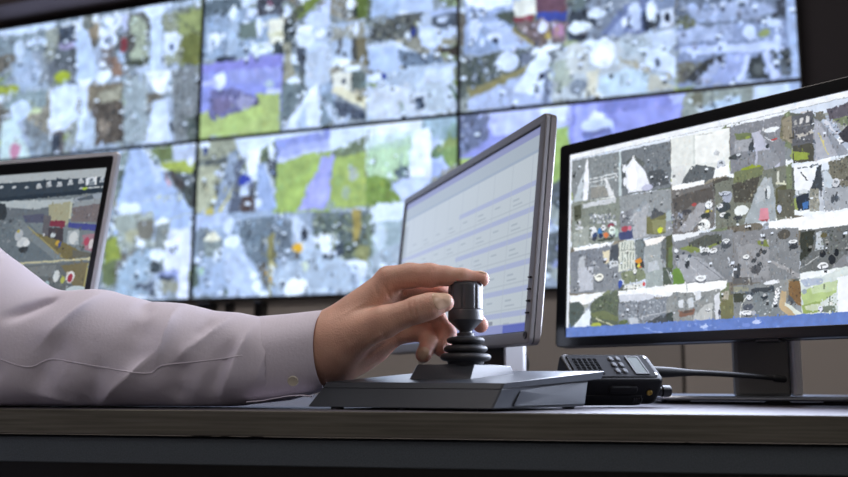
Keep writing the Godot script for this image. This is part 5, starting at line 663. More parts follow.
		"street": "f 7c8890;d 5c666e a0a8b0 500 8 0 60 640 60 640 400 0 400;p b2bcc2 0 0 640 0 640 26 0 26;p 3d4a58 58 17 72 63 643 56 640 20;p 2f3c4a 73 67 402 63 643 56 642 47 399 53;e c4ccd4 485 29 5 4;p b4bcc4 479 32 493 31 494 37 481 38;e c4ccd4 509 26 5 4;p b4bcc4 503 30 516 29 517 35 504 36;e c4ccd4 534 27 5 4;p b4bcc4 528 31 541 29 542 35 529 37;e c4ccd4 559 25 5 4;p b4bcc4 553 29 566 28 567 34 554 35;e c4ccd4 583 24 5 4;p b4bcc4 577 27 590 26 592 32 579 33;e c4ccd4 633 24 5 4;p b4bcc4 627 28 639 27 641 32 628 34;e c4ccd4 365 26 5 4;e c4ccd4 394 28 5 4;e c4ccd4 426 30 5 3;e c4ccd4 457 33 5 3;p dfe8f4 594 21 619 18 622 37 597 38;e 6c7a88 608 26 4 4;p 7a8894 603 31 616 30 617 36 604 37;l d8e0e4 3 582 44 638 44;e a8c838 596 45 6 3;p b6c2c8 77 81 68 53 572 67 580 77 496 85 422 91;p 9aa6b4 578 64 642 57 643 72 573 74;p 5c6874 582 68 616 60 622 70 589 72;p 96a0a8 580 74 642 70 641 91 576 87;p 6c7680 77 81 419 77 496 87 525 80 529 109 90 127;p 3c444c 69 56 413 67 422 91 420 130 100 161;p b8bc6c 525 80 549 78 554 110 529 109;p c4c8b0 549 78 574 75 577 112 554 110;e 6c7474 558 99 3 9;e 6c7474 567 98 3 9;p 7c7478 576 87 641 81 644 123 579 119;d 5c5860 a4a4ac 40 3 581 116 647 120 641 91 576 87;p 6d7a84 403 107 462 102 582 200 480 205 392 208;p 7e8a92 441 122 459 106 577 198 558 201;d 4c545c aab2ba 60 5 400 168 473 172 459 106 384 102;e ccd4da 475 160 14 12;e 3c444c 480 176 12 7;e b4bcc4 462 143 10 13;e b8a840 459 134 3 4;e dfe6ec 484 162 8 7;p a8a88c 518 77 569 72 573 123 528 118;p 8c3c50 528 114 565 116 566 130 529 126;p 5c6078 461 98 512 97 516 118 473 115;p 4c54a0 574 121 638 128 641 143 574 131;p 4c4850 526 128 564 132 569 164 523 154;p b0b8c0 515 122 523 122 526 146 520 148;p a8b4bc 576 139 602 138 606 172 578 168;e d0d8dc 591 155 10 14;p a88090 610 150 640 148 646 191 622 182;e c0506c 623 165 6 9;e d8d0d4 634 171 5 12;p 7c7450 491 136 571 164 637 198 584 202 574 199;l a8a06c 2 479 124 575 198;d 4c4840 90866c 30 4 557 197 638 200 633 175 552 171;e d0a83c 557 165 5 6;e 4858a0 563 168 4 6;p 6c6c64 594 181 640 191 638 200 598 198;e c8d4dc 543 147 6 6;p 686870 512 101 529 102 531 150 516 138;l c8c4a0 4 468 207 638 203;p 6c7478 469 213 637 208 639 270 535 289 496 259;p 7c8488 499 216 564 213 565 238 508 236;d 444c54 a0a8b0 60 4 515 271 636 274 625 217 503 212;p 7c7456 573 215 636 211 637 270 609 258 593 235;l b0a868 3 636 213 635 270;e e0e0e4 601 241 10 13;e b03c50 601 243 6 9;e a8c4d0 550 254 6 6;e c0d0d8 619 270 24 10;p 545c64 536 256 570 261 579 287 535 289;e d4dce0 569 238 7 13;e b4bc58 585 246 5 8"
	}
	# ---- the large monitor with the grid of feeds, on the right
	var b := facing(deg_to_rad(47.6), deg_to_rad(4.25), deg_to_rad(0.29))
	var c := Vector3(0.3797, 0.9693, -1.1150)
	var w := 0.541
	var h := 0.3035
	var xf := Transform3D(b, c)
	var foot := Vector3(0.47, DESK, -1.21)
	var t := thing("monitor", "large black monitor on the right showing a grid of camera feeds", "monitor", foot)
	var up := facing(deg_to_rad(12), 0, 0)
	part("base", soup([moved(slab(0.34, 0.20, 0.006, 0.02, 0.002), Transform3D(Basis(up.x, -up.z, up.y), Vector3(0.485, DESK + 0.0075, -1.235)))]), M.base_blue, t, "flat dark base plate")
	for q in [[-0.14, 0.08], [0.14, 0.08], [-0.14, -0.08], [0.14, -0.08], [-0.02, 0.085], [0.05, 0.085]]:
		part("rubber_foot", soup([moved(slab(0.03, 0.012, 0.0046, 0.003, 0.001), Transform3D(Basis(up.x, -up.z, up.y), Vector3(0.485, DESK + 0.0023, -1.235) + up.x * q[0] + up.z * q[1]))]), M.rubber, t)
	part("neck", soup([moved(slab(0.068, 0.30, 0.02, 0.004, 0.004), Transform3D(facing(deg_to_rad(8), 0, 0), Vector3(0.4325, DESK + 0.16, -1.165)))]), M.neck, t)
	part("neck_edge", soup([moved(slab(0.011, 0.29, 0.03, 0.003, 0.003), Transform3D(facing(deg_to_rad(8), 0, 0), Vector3(0.473, DESK + 0.156, -1.158)))]), M.light_metal, t, "pale metal edge strip of the neck")
	part("hinge", soup([moved(slab(0.12, 0.10, 0.05, 0.01, 0.006), Transform3D(b, c + b * Vector3(0.04, -0.02, -0.06)))]), M.black, t)
	part("frame", soup([moved(frame_ring(w, h, 0.018, 0.0172, 0.018, 0.0135, 0.022, 0.006), xf)]), M.gloss_black, t)
	part("trim_line", soup([moved(loft([rrect(w + 0.0012, h + 0.0012, 0.0065, -0.0165), rrect(w + 0.0012, h + 0.0012, 0.0065, -0.0195), rrect(w - 0.01, h - 0.01, 0.0065, -0.0195), rrect(w - 0.01, h - 0.01, 0.0065, -0.0165)], true), xf)]), M.dark_metal, t)
	part("back_shell", soup([moved(loft([rrect(w - 0.002, h - 0.002, 0.006, -0.008), rrect(w - 0.002, h - 0.002, 0.006, -0.024), rrect(w - 0.05, h - 0.05, 0.02, -0.034), rrect(w - 0.2, h - 0.12, 0.02, -0.045)]), xf)]), M.black, t)
	part("power_button", soup([moved(slab(0.03, 0.004, 0.016, 0.0015, 0.001), Transform3D(b, c + b * Vector3(0.05, -h / 2 - 0.001, -0.009)))]), M.black, t)
	add_screen(t, xf, w, h, 0.018, 0.0172, 0.018, 0.0135, screen_picture(960, 540, stories.grid, 71, 0.26, 1.4, 2.0, 0.05, 3, 1.3, 260), 1.2, Color("dfe8ff"), 0.8)

	# ---- the grey framed monitor in the middle, turned away
	b = facing(deg_to_rad(71.577), deg_to_rad(5.706), deg_to_rad(-0.285))
	c = Vector3(0.0440, 0.9580, -1.3650)
	w = 0.60
	h = 0.29
	xf = Transform3D(b, c)
	foot = Vector3(0.13, DESK, -1.34)
	t = thing("monitor", "grey framed monitor turned sideways behind the hand showing a pale list", "monitor", foot)
	part("frame", soup([moved(frame_ring(w, h, 0.012, 0.0125, 0.0155, 0.0145, 0.0065, 0.008), xf)]), M.bezel, t)
	part("inner_frame", soup([moved(frame_ring(w - 0.02, h - 0.02, 0.004, 0.0042, 0.007, 0.006, 0.002, 0.002), Transform3D(b, c + b * Vector3(0, 0, -0.0006)))]), M.gloss_black, t, "black line round the screen")
	part("seam", soup([moved(loft([rrect(w + 0.0006, h + 0.0006, 0.008, -0.0062), rrect(w + 0.0006, h + 0.0006, 0.008, -0.0072), rrect(w - 0.01, h - 0.01, 0.008, -0.0072), rrect(w - 0.01, h - 0.01, 0.008, -0.0062)], true), xf)]), M.gloss_black, t)
	part("side_shell", soup([moved(loft([rrect(w - 0.002, h - 0.002, 0.008, -0.006), rrect(w, h, 0.008, -0.0068), rrect(w, h, 0.009, -0.0148), rrect(w - 0.004, h - 0.004, 0.012, -0.0162)]), xf)]), M.grey_frame, t)
	part("back_shell", soup([moved(loft([rrect(w - 0.006, h - 0.006, 0.012, -0.0155), rrect(w - 0.010, h - 0.010, 0.012, -0.018), rrect(w - 0.12, h - 0.09, 0.02, -0.026), rrect(w - 0.32, h - 0.15, 0.02, -0.06)]), xf)]), M.black, t)
	for k in 4:
		part("button", soup([moved(slab(0.007, 0.0022, 0.004, 0.0008, 0.0005), Transform3D(b, c + b * Vector3(w / 2 - 0.0085, -0.0640 - 0.0145 * k, 0.001)))]), M.black, t)
	part("power_button", soup([Transform3D(b * Basis(Vector3.RIGHT, PI / 2), c + b * Vector3(w / 2 - 0.0105, -h / 2 + 0.0105, 0.0)) * lathe([[0.0001, -0.001], [0.0046, -0.001], [0.0050, 0.0008], [0.0040, 0.0014], [0.0036, 0.0006], [0.0001, 0.0006]], 20)]), M.dark_metal, t)
	var nb := facing(deg_to_rad(10), 0, 0)
	part("neck", soup([moved(slab(0.030, 0.11, 0.03, 0.003, 0.003), Transform3D(nb, Vector3(0.1315, DESK + 0.056, -1.30)))]), M.light_metal, t, "bright brushed metal neck")
	part("hinge", soup([moved(lathe([[0.0001, -0.03], [0.036, -0.03], [0.04, -0.026], [0.04, 0.026], [0.036, 0.03], [0.0001, 0.03]], 28), Transform3D(nb * Basis(Vector3.RIGHT, PI / 2), Vector3(0.117, DESK + 0.052, -1.36)))]), M.black, t)
	part("arm", soup([moved(slab(0.05, 0.05, 0.06, 0.006, 0.006), Transform3D(b, c + b * Vector3(-0.07, -0.10, -0.075)))]), M.black, t)
	part("base", soup([moved(lathe([[0.0001, 0.0], [0.11, 0.0], [0.112, 0.004], [0.10, 0.009], [0.02, 0.012], [0.0001, 0.012]], 48), Transform3D(Basis(), Vector3(0.115, DESK, -1.345)))]), M.dark_metal, t)
	add_screen(t, xf, w, h, 0.014, 0.0142, 0.017, 0.016, screen_picture(640, 360, stories.list, 72, 0.0, 1.6, 0.0, 0.05, 2), 0.9, Color("dfe8ff"), 0.08)

	# ---- the silver edged monitor on the left
	b = facing(deg_to_rad(17), deg_to_rad(10), 0)
	c = Vector3(-0.6828, 0.9376, -1.2974)
	w = 0.50
	h = 0.31
	xf = Transform3D(b, c)
	foot = Vector3(-0.68, DESK, -1.36)
	t = thing("monitor", "silver edged monitor at the left showing a map tool bar over street views", "monitor", foot)
	part("rim", soup([moved(loft([rrect(w, h, 0.006, -0.007), rrect(w, h, 0.006, -0.002), rrect(w - 0.003, h - 0.003, 0.006, 0.0), rrect(w - 0.013, h - 0.013, 0.005, 0.0008), rrect(w - 0.013, h - 0.013, 0.005, -0.007)], true), xf)]), M.silver, t, "silver outer rim")
	part("frame", soup([moved(frame_ring(w - 0.013, h - 0.013, 0.0095, 0.0172, 0.010, 0.0115, 0.006, 0.004), xf)]), M.gloss_black, t)
	part("back_shell", soup([moved(loft([rrect(w - 0.008, h - 0.008, 0.006, -0.0045), rrect(w - 0.016, h - 0.016, 0.006, -0.0085), rrect(w - 0.16, h - 0.10, 0.02, -0.03)]), xf)]), M.dark_metal, t)
	part("neck", soup([moved(slab(0.07, 0.20, 0.018, 0.004, 0.004), Transform3D(facing(deg_to_rad(17), deg_to_rad(4), 0), Vector3(-0.66, DESK + 0.105, -1.375)))]), M.silver, t)
	part("base", soup([moved(slab(0.24, 0.18, 0.008, 0.02, 0.003), Transform3D(Basis(facing(deg_to_rad(17), 0, 0).x, -facing(deg_to_rad(17), 0, 0).z, Vector3.UP), Vector3(-0.665, DESK + 0.004, -1.35)))]), M.silver, t)
	add_screen(t, xf, w, h, 0.016, 0.0237, 0.0165, 0.018, screen_picture(640, 400, stories.street, 73, 0.12, 1.6, 1.0, 0.0, 3, 1.4), 0.85, Color("dfe8ff"), 0.08)


func add_screen(t: Node3D, xf: Transform3D, w: float, h: float, l: float, top: float, r: float, bottom: float, tex: Texture2D, energy: float, col: Color, lamp: float) -> void:
	var z := -0.0025
	part("screen", quad_mesh(xf * Vector3(-w / 2 + l, h / 2 - top, z), xf * Vector3(w / 2 - r, h / 2 - top, z), xf * Vector3(w / 2 - r, -h / 2 + bottom, z), xf * Vector3(-w / 2 + l, -h / 2 + bottom, z)), screen_mat(tex, energy), t)
	screen_light(t, Transform3D(xf.basis, xf * Vector3((l - r) / 2, (bottom - top) / 2, 0)), Vector2(w - l - r - 0.01, h - top - bottom - 0.01), col, lamp)


# ---------------------------------------------------------------- the joystick unit
func corner_loft(lows: Array, highs: Array, cham := 0.0015) -> PackedVector3Array:
	# a solid between two corner loops, its corners and rims chamfered
	var rings := []
	for s in [[0.0, 1.0], [cham / 0.02, 0.0], [1.0 - cham / 0.02, 0.0], [1.0, 1.0]]:
		var ring := PackedVector3Array()
		var n := lows.size()
		var mid := Vector3.ZERO
		for i in n:
			mid += (lows[i] as Vector3).lerp(highs[i], s[0]) / n
		for i in n:
			var p := (lows[i] as Vector3).lerp(highs[i], s[0])
			var before := (lows[(i + n - 1) % n] as Vector3).lerp(highs[(i + n - 1) % n], s[0])
			var after := (lows[(i + 1) % n] as Vector3).lerp(highs[(i + 1) % n], s[0])
			var q: Vector3 = p + (mid - p).normalized() * cham * s[1]
			ring.append(q + (before - p).normalized() * cham * 1.5)
			ring.append(q + (after - p).normalized() * cham * 1.5)
		rings.append(ring)
	return loft(rings)


func joystick() -> void:
	var bottom := [Vector3(0.0636, 0.7425, -0.8476), Vector3(0.1689, 0.7425, -0.9563), Vector3(-0.0103, 0.7425, -1.0162), Vector3(-0.1156, 0.7425, -0.9075)]
	var top := [Vector3(0.0758, 0.7665, -0.858), Vector3(0.1899, 0.7793, -0.978), Vector3(0.0155, 0.7794, -1.034), Vector3(-0.0979, 0.7666, -0.915)]
	var t := thing("joystick_controller", "black joystick controller with ribbed rubber boot on wedge base held by the hand", "joystick", Vector3(0.035, DESK, -0.93))
	var under := []
	for i in 4:
		under.append((top[i] as Vector3).lerp(bottom[i], 0.2) + Vector3(0, -0.0006, 0))
	under[1] = Vector3(0.1755, 0.7718, -0.9690)
	part("base", soup([corner_loft(bottom, under, 0.001)], 30.0), M.plastic, t)
	var cover := []
	var cover_low := []
	for i in 4:
		cover.append(top[i])
		cover_low.append((top[i] as Vector3).lerp(bottom[i], 0.24))
	# the cover plate overhangs the right hand side
	for i in [0, 1]:
		var side := Vector3(0.0035, 0, 0.0035) if i == 0 else Vector3(0.006, 0, -0.002)
		if i == 1:
			cover[1] += side
			cover_low[1] += side
	part("cover_plate", soup([corner_loft(cover_low, cover, 0.0012)], 30.0), M.plastic, t)
	# raised field on the right hand side
	var e0 := Vector3(0.0636, 0.7425, -0.8476)
	var e1 := Vector3(0.1689, 0.7425, -0.9563)
	var f1 := Vector3(0.1750, 0.7695, -0.9690)
	var f0 := Vector3(0.0758, 0.7665, -0.858).lerp(e0, 0.5)
	var outn := Vector3(0.70, 0.22, 0.67).normalized() * 0.0016
	var q0 := e0.lerp(e1, 0.2) + Vector3(0, 0.002, 0)
	var q1 := e0.lerp(e1, 0.985) + Vector3(0, 0.002, 0)
	var q2 := f1.lerp(f0, 0.015)
	var q3 := f0.lerp(f1, 0.22) + Vector3(0, 0.001, 0)
	part("side_panel", soup([corner_loft([q0 - outn, q1 - outn, q2 - outn, q3 - outn], [q0 + outn, q1 + outn, q2 + outn, q3 + outn], 0.0008)], 30.0), M.plastic, t, "raised field on the side face")
	for p in [Vector3(-0.085, 0, -0.906), Vector3(0.045, 0, -0.866), Vector3(0.151, 0, -0.953), Vector3(0.0, 0, -0.995), Vector3(-0.02, 0, -0.886)]:
		part("rubber_foot", soup([moved(lathe([[0.0001, 0.0], [0.0062, 0.0], [0.0066, 0.0012], [0.006, 0.0035], [0.0001, 0.0035]], 16), Transform3D(Basis(), Vector3(p.x, DESK, p.z)))]), M.rubber, t)
	var low := [Vector3(0.0456, 0.7682, -0.9119), Vector3(0.0983, 0.7748, -0.9723), Vector3(0.0363, 0.7742, -0.986), Vector3(-0.0164, 0.7676, -0.9255)]
	var high := [Vector3(0.0510, 0.7857, -0.9240), Vector3(0.0938, 0.7840, -0.9680), Vector3(0.0350, 0.7850, -0.974), Vector3(-0.0076, 0.7848, -0.9370)]
	part("pedestal", soup([corner_loft(low, high, 0.0011)], 30.0), M.plastic, t)
	# bellows, stem and knob, all turned on one axis
	var axis := Vector3(0.0438, 0, -0.943)
	var prof := [[0.0001, 0.783], [0.0180, 0.783], [0.0190, 0.7875]]
	for ring in [[0.0266, 0.7925, 0.0043], [0.0229, 0.8010, 0.0042], [0.0200, 0.8098, 0.0040]]:
		for k in 9:
			var an := -PI / 2 + PI * k / 8.0
			prof.append([ring[0] - 0.0065 + cos(an) * 0.0065, ring[1] + sin(an) * ring[2] * 0.98])
		prof.append([ring[0] - 0.0095, ring[1] + ring[2] + 0.0003])
	prof.append([0.0098, 0.8145])
	prof.append([0.0001, 0.8145])
	part("rubber_boot", soup([moved(lathe(prof, 44), Transform3D(Basis(), axis))], 50.0), M.rubber, t)
	part("collar", soup([moved(lathe([[0.0001, 0.8140], [0.0085, 0.8140], [0.0092, 0.8146], [0.0092, 0.8172], [0.0086, 0.8178], [0.0066, 0.8180], [0.0066, 0.8196], [0.0001, 0.8196]], 32), Transform3D(Basis(), axis))]), M.knob, t)
	# knob: round on its corners, eight grip grooves cut into its side
	var rings := []
	for p in [[0.0001, 0.8186, 0], [0.0056, 0.8186, 0], [0.0064, 0.8194, 0], [0.0172, 0.8296, 0], [0.0183, 0.8310, 0], [0.0183, 0.8400, 0], [0.0178, 0.8408, 0], [0.0178, 0.8416, 0], [0.0182, 0.8422, 0], [0.0182, 0.8426, 1], [0.0181, 0.8640, 1], [0.0181, 0.8668, 0.3], [0.0176, 0.8688, 0], [0.0160, 0.8698, 0], [0.0120, 0.8696, 0], [0.0001, 0.8690, 0]]:
		var ring := PackedVector3Array()
		for j in 96:
			var an := TAU * j / 96
			var g := absf(fposmod(j + 3, 12) - 6.0)
			var cut: float = 0.0013 * p[2] * clampf(1.6 - g, 0.0, 1.0)
			ring.append(Vector3(cos(an) * (p[0] - cut), p[1], sin(an) * (p[0] - cut)))
		rings.append(ring)
	part("knob", soup([moved(loft(rings), Transform3D(Basis(), axis))], 35.0), M.knob, t)


# ---------------------------------------------------------------- the two-way radio
func radio() -> void:
	# corners of its face, seen from the front: near right, far right, far left
	var near_right := Vector3(0.2634, 0.7706, -1.0100)
	var far_right := Vector3(0.2582, 0.7999, -1.0550)
	var far_left := Vector3(0.1586, 0.7996, -1.0350)
	var ex := (far_right - far_left).normalized()
	var ey := (far_right - near_right)
	var wide := ey.length()
	ey = (ey - ex * ey.dot(ex)).normalized()
	var ez := ex.cross(ey)
	var long := (far_right - far_left).length() + 0.006
	var b := Basis(ex, ey, ez)
	var mid := (near_right + far_left) / 2
	var t := thing("two_way_radio", "black two-way radio lying on its back beside the joystick base", "radio", Vector3(mid.x, DESK, mid.z))
	var xf := Transform3D(b, mid)
	var deep := 0.0350
	part("body", soup([moved(loft([rrect(long - 0.006, wide - 0.008, 0.008, -deep), rrect(long - 0.002, wide - 0.003, 0.008, -deep + 0.003), rrect(long, wide, 0.007, -0.020), rrect(long, wide, 0.006, -0.004), rrect(long - 0.002, wide - 0.002, 0.006, -0.001), rrect(long - 0.006, wide - 0.006, 0.006, 0.0)]), xf)], 50.0), M.radio, t)
	part("battery", soup([moved(slab(long * 0.78, wide + 0.0015, 0.016, 0.005, 0.002, Vector3(-long * 0.08, 0, -deep + 0.008)), xf)]), M.gloss_black, t)
	part("face_plate", soup([moved(slab(long - 0.012, wide - 0.008, 0.0016, 0.004, 0.0006, Vector3(0, 0, 0.0004)), xf)]), M.radio_face, t)
	# speaker slots, five short columns
	for i in 5:
		for k in 6:
			var p := Vector3(-long * 0.375 + i * 0.0062, -wide * 0.30 + k * 0.0056, 0.0012)
			part("speaker_slot", soup([moved(slab(0.0040, 0.0044, 0.0008, 0.0008, 0.0002, p), xf)]), M.hole, t)
	for i in 2:
		for k in 3:
			var p := Vector3(long * 0.035 + i * 0.0085 + k * -0.0002, wide * 0.24 - k * 0.0125, 0.0018)
			part("key", soup([moved(slab(0.0056, 0.0088, 0.0024, 0.0026, 0.0008, p), xf)]), M.key, t)
	part("display", soup([moved(slab(0.0125, 0.0335, 0.0012, 0.0008, 0.0003, Vector3(long * 0.285, 0.0, 0.0014)), xf)]), M.display, t, "pale grey display window")
	part("display_border", soup([moved(loft([rrect(0.0165, 0.0375, 0.001, 0.0008, Vector2(long * 0.285, 0)), rrect(0.0165, 0.0375, 0.001, 0.0024, Vector2(long * 0.285, 0)), rrect(0.0128, 0.0338, 0.001, 0.0024, Vector2(long * 0.285, 0)), rrect(0.0128, 0.0338, 0.001, 0.0008, Vector2(long * 0.285, 0))], true), xf)]), M.radio, t)
	for q in [0.017, -0.017]:
		part("badge", soup([moved(slab(0.0026, 0.0052, 0.0008, 0.0004, 0.0002, Vector3(long * 0.435, q, 0.0014)), xf)]), M.light_metal, t)
	# screw of the side socket, seen on the near flank, and the ribbed talk switch below it
	var flank := Basis(ex, ez, -ey)
	part("side_screw", soup([moved(lathe([[0.0001, -0.001], [0.0034, -0.001], [0.0034, 0.0012], [0.0026, 0.002], [0.0016, 0.002], [0.0013, 0.001], [0.0001, 0.001]], 20), Transform3D(Basis(ex, -ey, ez), mid + b * Vector3(long * 0.36, -wide / 2, -0.017)))]), M.brass, t)
	part("side_button", soup([moved(slab(0.034, 0.010, 0.004, 0.004, 0.0012), Transform3D(flank, mid + b * Vector3(long * 0.06, -wide / 2 - 0.0006, -0.013)))]), M.radio, t)
	for k in 4:
		part("grip_rib", soup([moved(slab(0.0016, 0.006, 0.003, 0.0005, 0.0003), Transform3D(flank, mid + b * Vector3(long * 0.20 + k * 0.003, -wide / 2 - 0.001, -0.0265)))]), M.rubber, t)
	# the volume knob and the antenna at the top end
	var endb := Basis(ey, ex, -ez)
	part("volume_knob", soup([moved(lathe([[0.0001, -0.003], [0.006, -0.003], [0.006, 0.001], [0.0052, 0.0015], [0.0052, 0.003], [0.0068, 0.0035], [0.0068, 0.012], [0.0058, 0.0136], [0.0001, 0.0136]], 24), Transform3D(endb, mid + b * Vector3(long / 2, -wide * 0.36, -0.020)))]), M.gloss_black, t)
	var a0 := mid + b * Vector3(long / 2 - 0.004, wide * 0.16, -0.013)
	var tip := Vector3(0.4202, 0.7716, -1.0600)
	var path := PackedVector3Array()
	for k in 13:
		path.append(a0.lerp(tip, k / 12.0) + Vector3(0, 0.0022 * sin(PI * k / 12.0), 0))
	part("antenna", soup([tube(path, [0.0066, 0.0064, 0.0058, 0.0046, 0.0036, 0.0034, 0.0033, 0.0032, 0.0031, 0.0030, 0.0029, 0.0029, 0.0028], 16)], 60.0), M.radio, t)
	part("antenna_cap", soup([tube(PackedVector3Array([path[11], path[11].lerp(tip, 0.15), tip, tip + (tip - path[11]) * 0.12]), [0.0030, 0.0042, 0.0042, 0.0030], 16)], 50.0), M.radio, t)


# ---------------------------------------------------------------- the person
# a field of tapered capsules: places, radii, and the links [a, b] of each chain
class Field:
	var p: PackedVector3Array
	var r: PackedFloat32Array
	var chains := []       # each: [first, last, blend]; neighbours in the list are linked
	var joins := []        # how each chain joins what came before
	var balls := []        # bounding centre and radius of each chain
	var folds := []        # [from, to, height, width]
	var floor_y := -9.0
	var floor_x := -9.0
	var drums := []        # upright cylinders that press into the skin: [foot, height, radius]
	var block := []        # planes of one solid that presses into the skin

	func add(pts: Array, blend: float, join: float) -> void:
		var first := p.size()
		var c := Vector3.ZERO
		for q in pts:
			p.append(q[0])
			r.append(q[1])
			c += q[0]
		c /= pts.size()
		var far := 0.0
		for q in pts:
			far = maxf(far, c.distance_to(q[0]) + q[1])
		chains.append([first, p.size() - 1, blend])
		joins.append(join)
		balls.append([c, far])

	static func smin(a: float, b: float, k: float) -> float:
		var h := maxf(k - absf(a - b), 0.0) / k
		return minf(a, b) - h * h * k * 0.25

	func at(q: Vector3) -> float:
		var d := 1e3
		for c in chains.size():
			var e := 1e3
			var ball: Array = balls[c]
			var away := q.distance_to(ball[0]) - float(ball[1])
			if away > 0.03 and d < away:
				continue
			var k: float = chains[c][2]
			for i in range(chains[c][0], chains[c][1]):
				var a := p[i]
				var ab := p[i + 1] - a
				var t := clampf((q - a).dot(ab) / ab.length_squared(), 0.0, 1.0)
				var s := q.distance_to(a + ab * t) - lerpf(r[i], r[i + 1], t)
				var h := maxf(k - absf(e - s), 0.0) / k
				e = minf(e, s) - h * h * k * 0.25
			d = smin(d, e, joins[c])
		if folds.size() and absf(d) < 0.03:
			for f in folds:
				var a2: Vector2 = f[0]
				var ab2: Vector2 = f[1]
				var w := Vector2(q.x, q.y) - a2
				var t2 := clampf(w.dot(ab2) / ab2.length_squared(), 0.0, 1.0)
				var m := (w - ab2 * t2).length() / float(f[3])
				if m < 3.6:
					d -= float(f[2]) * (exp(-1.25 * sqrt(m * m + 0.02)) * 1.15 if float(f[2]) > 0.0 else exp(-m * m)) * smoothstep(0.0, 0.4, t2 + 0.02) * smoothstep(0.0, 0.4, 1.02 - t2)
		if d < 0.02:
			for u in drums:
				var foot: Vector3 = u[0]
				var w := Vector2(Vector2(q.x - foot.x, q.z - foot.z).length() - float(u[2]), absf(q.y - foot.y - float(u[1]) / 2) - float(u[1]) / 2)
				d = maxf(d, -(minf(maxf(w.x, w.y), 0.0) + Vector2(maxf(w.x, 0.0), maxf(w.y, 0.0)).length()))
			if block.size():
				var e := -1e3
				for pl in block:
					e = maxf(e, (pl as Plane).distance_to(q))
				d = maxf(d, -e)
		if floor_y > -8.0 and q.x > floor_x:
			d = -smin(-d, q.y - floor_y, 0.004)
		return d


func grid_mesh(field: Field, lo: Vector3, hi: Vector3, cell: float, paint: Array = []) -> Array:
	# surface nets: one vertex in each cell that the surface crosses, then drawn onto the surface
	var n := Vector3i(((hi - lo) / cell).ceil()) + Vector3i.ONE
	var sx := 1
	var sy := n.x
	var sz := n.x * n.y
	var val := PackedFloat32Array()
	val.resize(n.x * n.y * n.z)
	val.fill(1e9)
	var vert := PackedInt32Array()
	vert.resize(val.size())
	vert.fill(-1)
	var cells := PackedInt32Array()
	var size := 4
	for bz in range(0, n.z - 1, size):
		for by in range(0, n.y - 1, size):
			for bx in range(0, n.x - 1, size):
				var mid := lo + (Vector3(bx, by, bz) + Vector3.ONE * size * 0.5) * cell
				if absf(field.at(mid)) > cell * size * 1.25:
					continue
				for z in range(bz, mini(bz + size, n.z - 1) + 1):
					for y in range(by, mini(by + size, n.y - 1) + 1):
						for x in range(bx, mini(bx + size, n.x - 1) + 1):
							var i := x + y * sy + z * sz
							if val[i] > 1e8:
								val[i] = field.at(lo + Vector3(x, y, z) * cell)
							if x < bx + size and y < by + size and z < bz + size and x < n.x - 1 and y < n.y - 1 and z < n.z - 1:
								cells.append(i)
	var offs := [0, sx, sy, sx + sy, sz, sx + sz, sy + sz, sx + sy + sz]
	var edges := [[0, 1], [2, 3], [4, 5], [6, 7], [0, 2], [1, 3], [4, 6], [5, 7], [0, 4], [1, 5], [2, 6], [3, 7]]
	var v := PackedVector3Array()
	for i in cells:
		var inside := 0
		for o in offs:
			if val[i + o] < 0.0:
				inside += 1
		if inside == 0 or inside == 8:
			continue
		var sum := Vector3.ZERO
		var hits := 0
		for e in edges:
			var a := val[i + offs[e[0]]]
			var b := val[i + offs[e[1]]]
			if (a < 0.0) != (b < 0.0):
				var t := a / (a - b)
				var pa := Vector3(e[0] & 1, (e[0] >> 1) & 1, e[0] >> 2)
				var pb := Vector3(e[1] & 1, (e[1] >> 1) & 1, e[1] >> 2)
				sum += pa.lerp(pb, t)
				hits += 1
		vert[i] = v.size()
		v.append(lo + (Vector3(i % n.x, (i / sy) % n.y, i / sz) + sum / hits) * cell)
	var nn := PackedVector3Array()
	nn.resize(v.size())
	var h := cell * 0.35
	for i in v.size():
		var q := v[i]
		var g := Vector3.ZERO
		for turn in 2:
			var d := field.at(q)
			g = Vector3(field.at(q + Vector3(h, 0, 0)), field.at(q + Vector3(0, h, 0)), field.at(q + Vector3(0, 0, h))) - Vector3(d, d, d)
			var l := g.length() / h
			if turn == 0 and l > 0.2:
				q -= g.normalized() * clampf(d / l, -cell, cell) * 0.9
		v[i] = q
		nn[i] = g.normalized()
	var idx := PackedInt32Array()
	for i in cells:
		if vert[i] < 0:
			continue
		for ax in 3:
			var st: int = [sx, sy, sz][ax]
			var u: int = [sy, sz, sx][ax]
			var w: int = [sz, sx, sy][ax]
			if i - u < 0 or i - w < 0 or i - u - w < 0 or (val[i] < 0.0) == (val[i + st] < 0.0):
				continue
			var a := vert[i]
			var b := vert[i - u]
			var c := vert[i - u - w]
			var d := vert[i - w]
			if a < 0 or b < 0 or c < 0 or d < 0:
				continue
			var face := (v[b] - v[a]).cross(v[c] - v[a])
			if face.dot(nn[a] + nn[c]) < 0.0:
				idx.append_array([a, b, c, a, c, d])
			else:
				idx.append_array([a, c, b, a, d, c])
	var col := PackedColorArray()
	if paint.size():
		col.resize(v.size())
		var tone := FastNoiseLite.new()
		tone.seed = 5
		tone.frequency = 60.0
		for i in v.size():
			var c: Color = paint[0]
			for s in paint[1]:
				var m: float = v[i].distance_to(s[0]) / s[1]
				if m < 2.0:
					c = c.lerp(s[3], s[2] * exp(-m * m))
			var f := 1.0 + 0.07 * tone.get_noise_3dv(v[i]) 
			col[i] = Color(c.r * f, c.g * f, c.b * f)
	return [v, nn, idx, col]


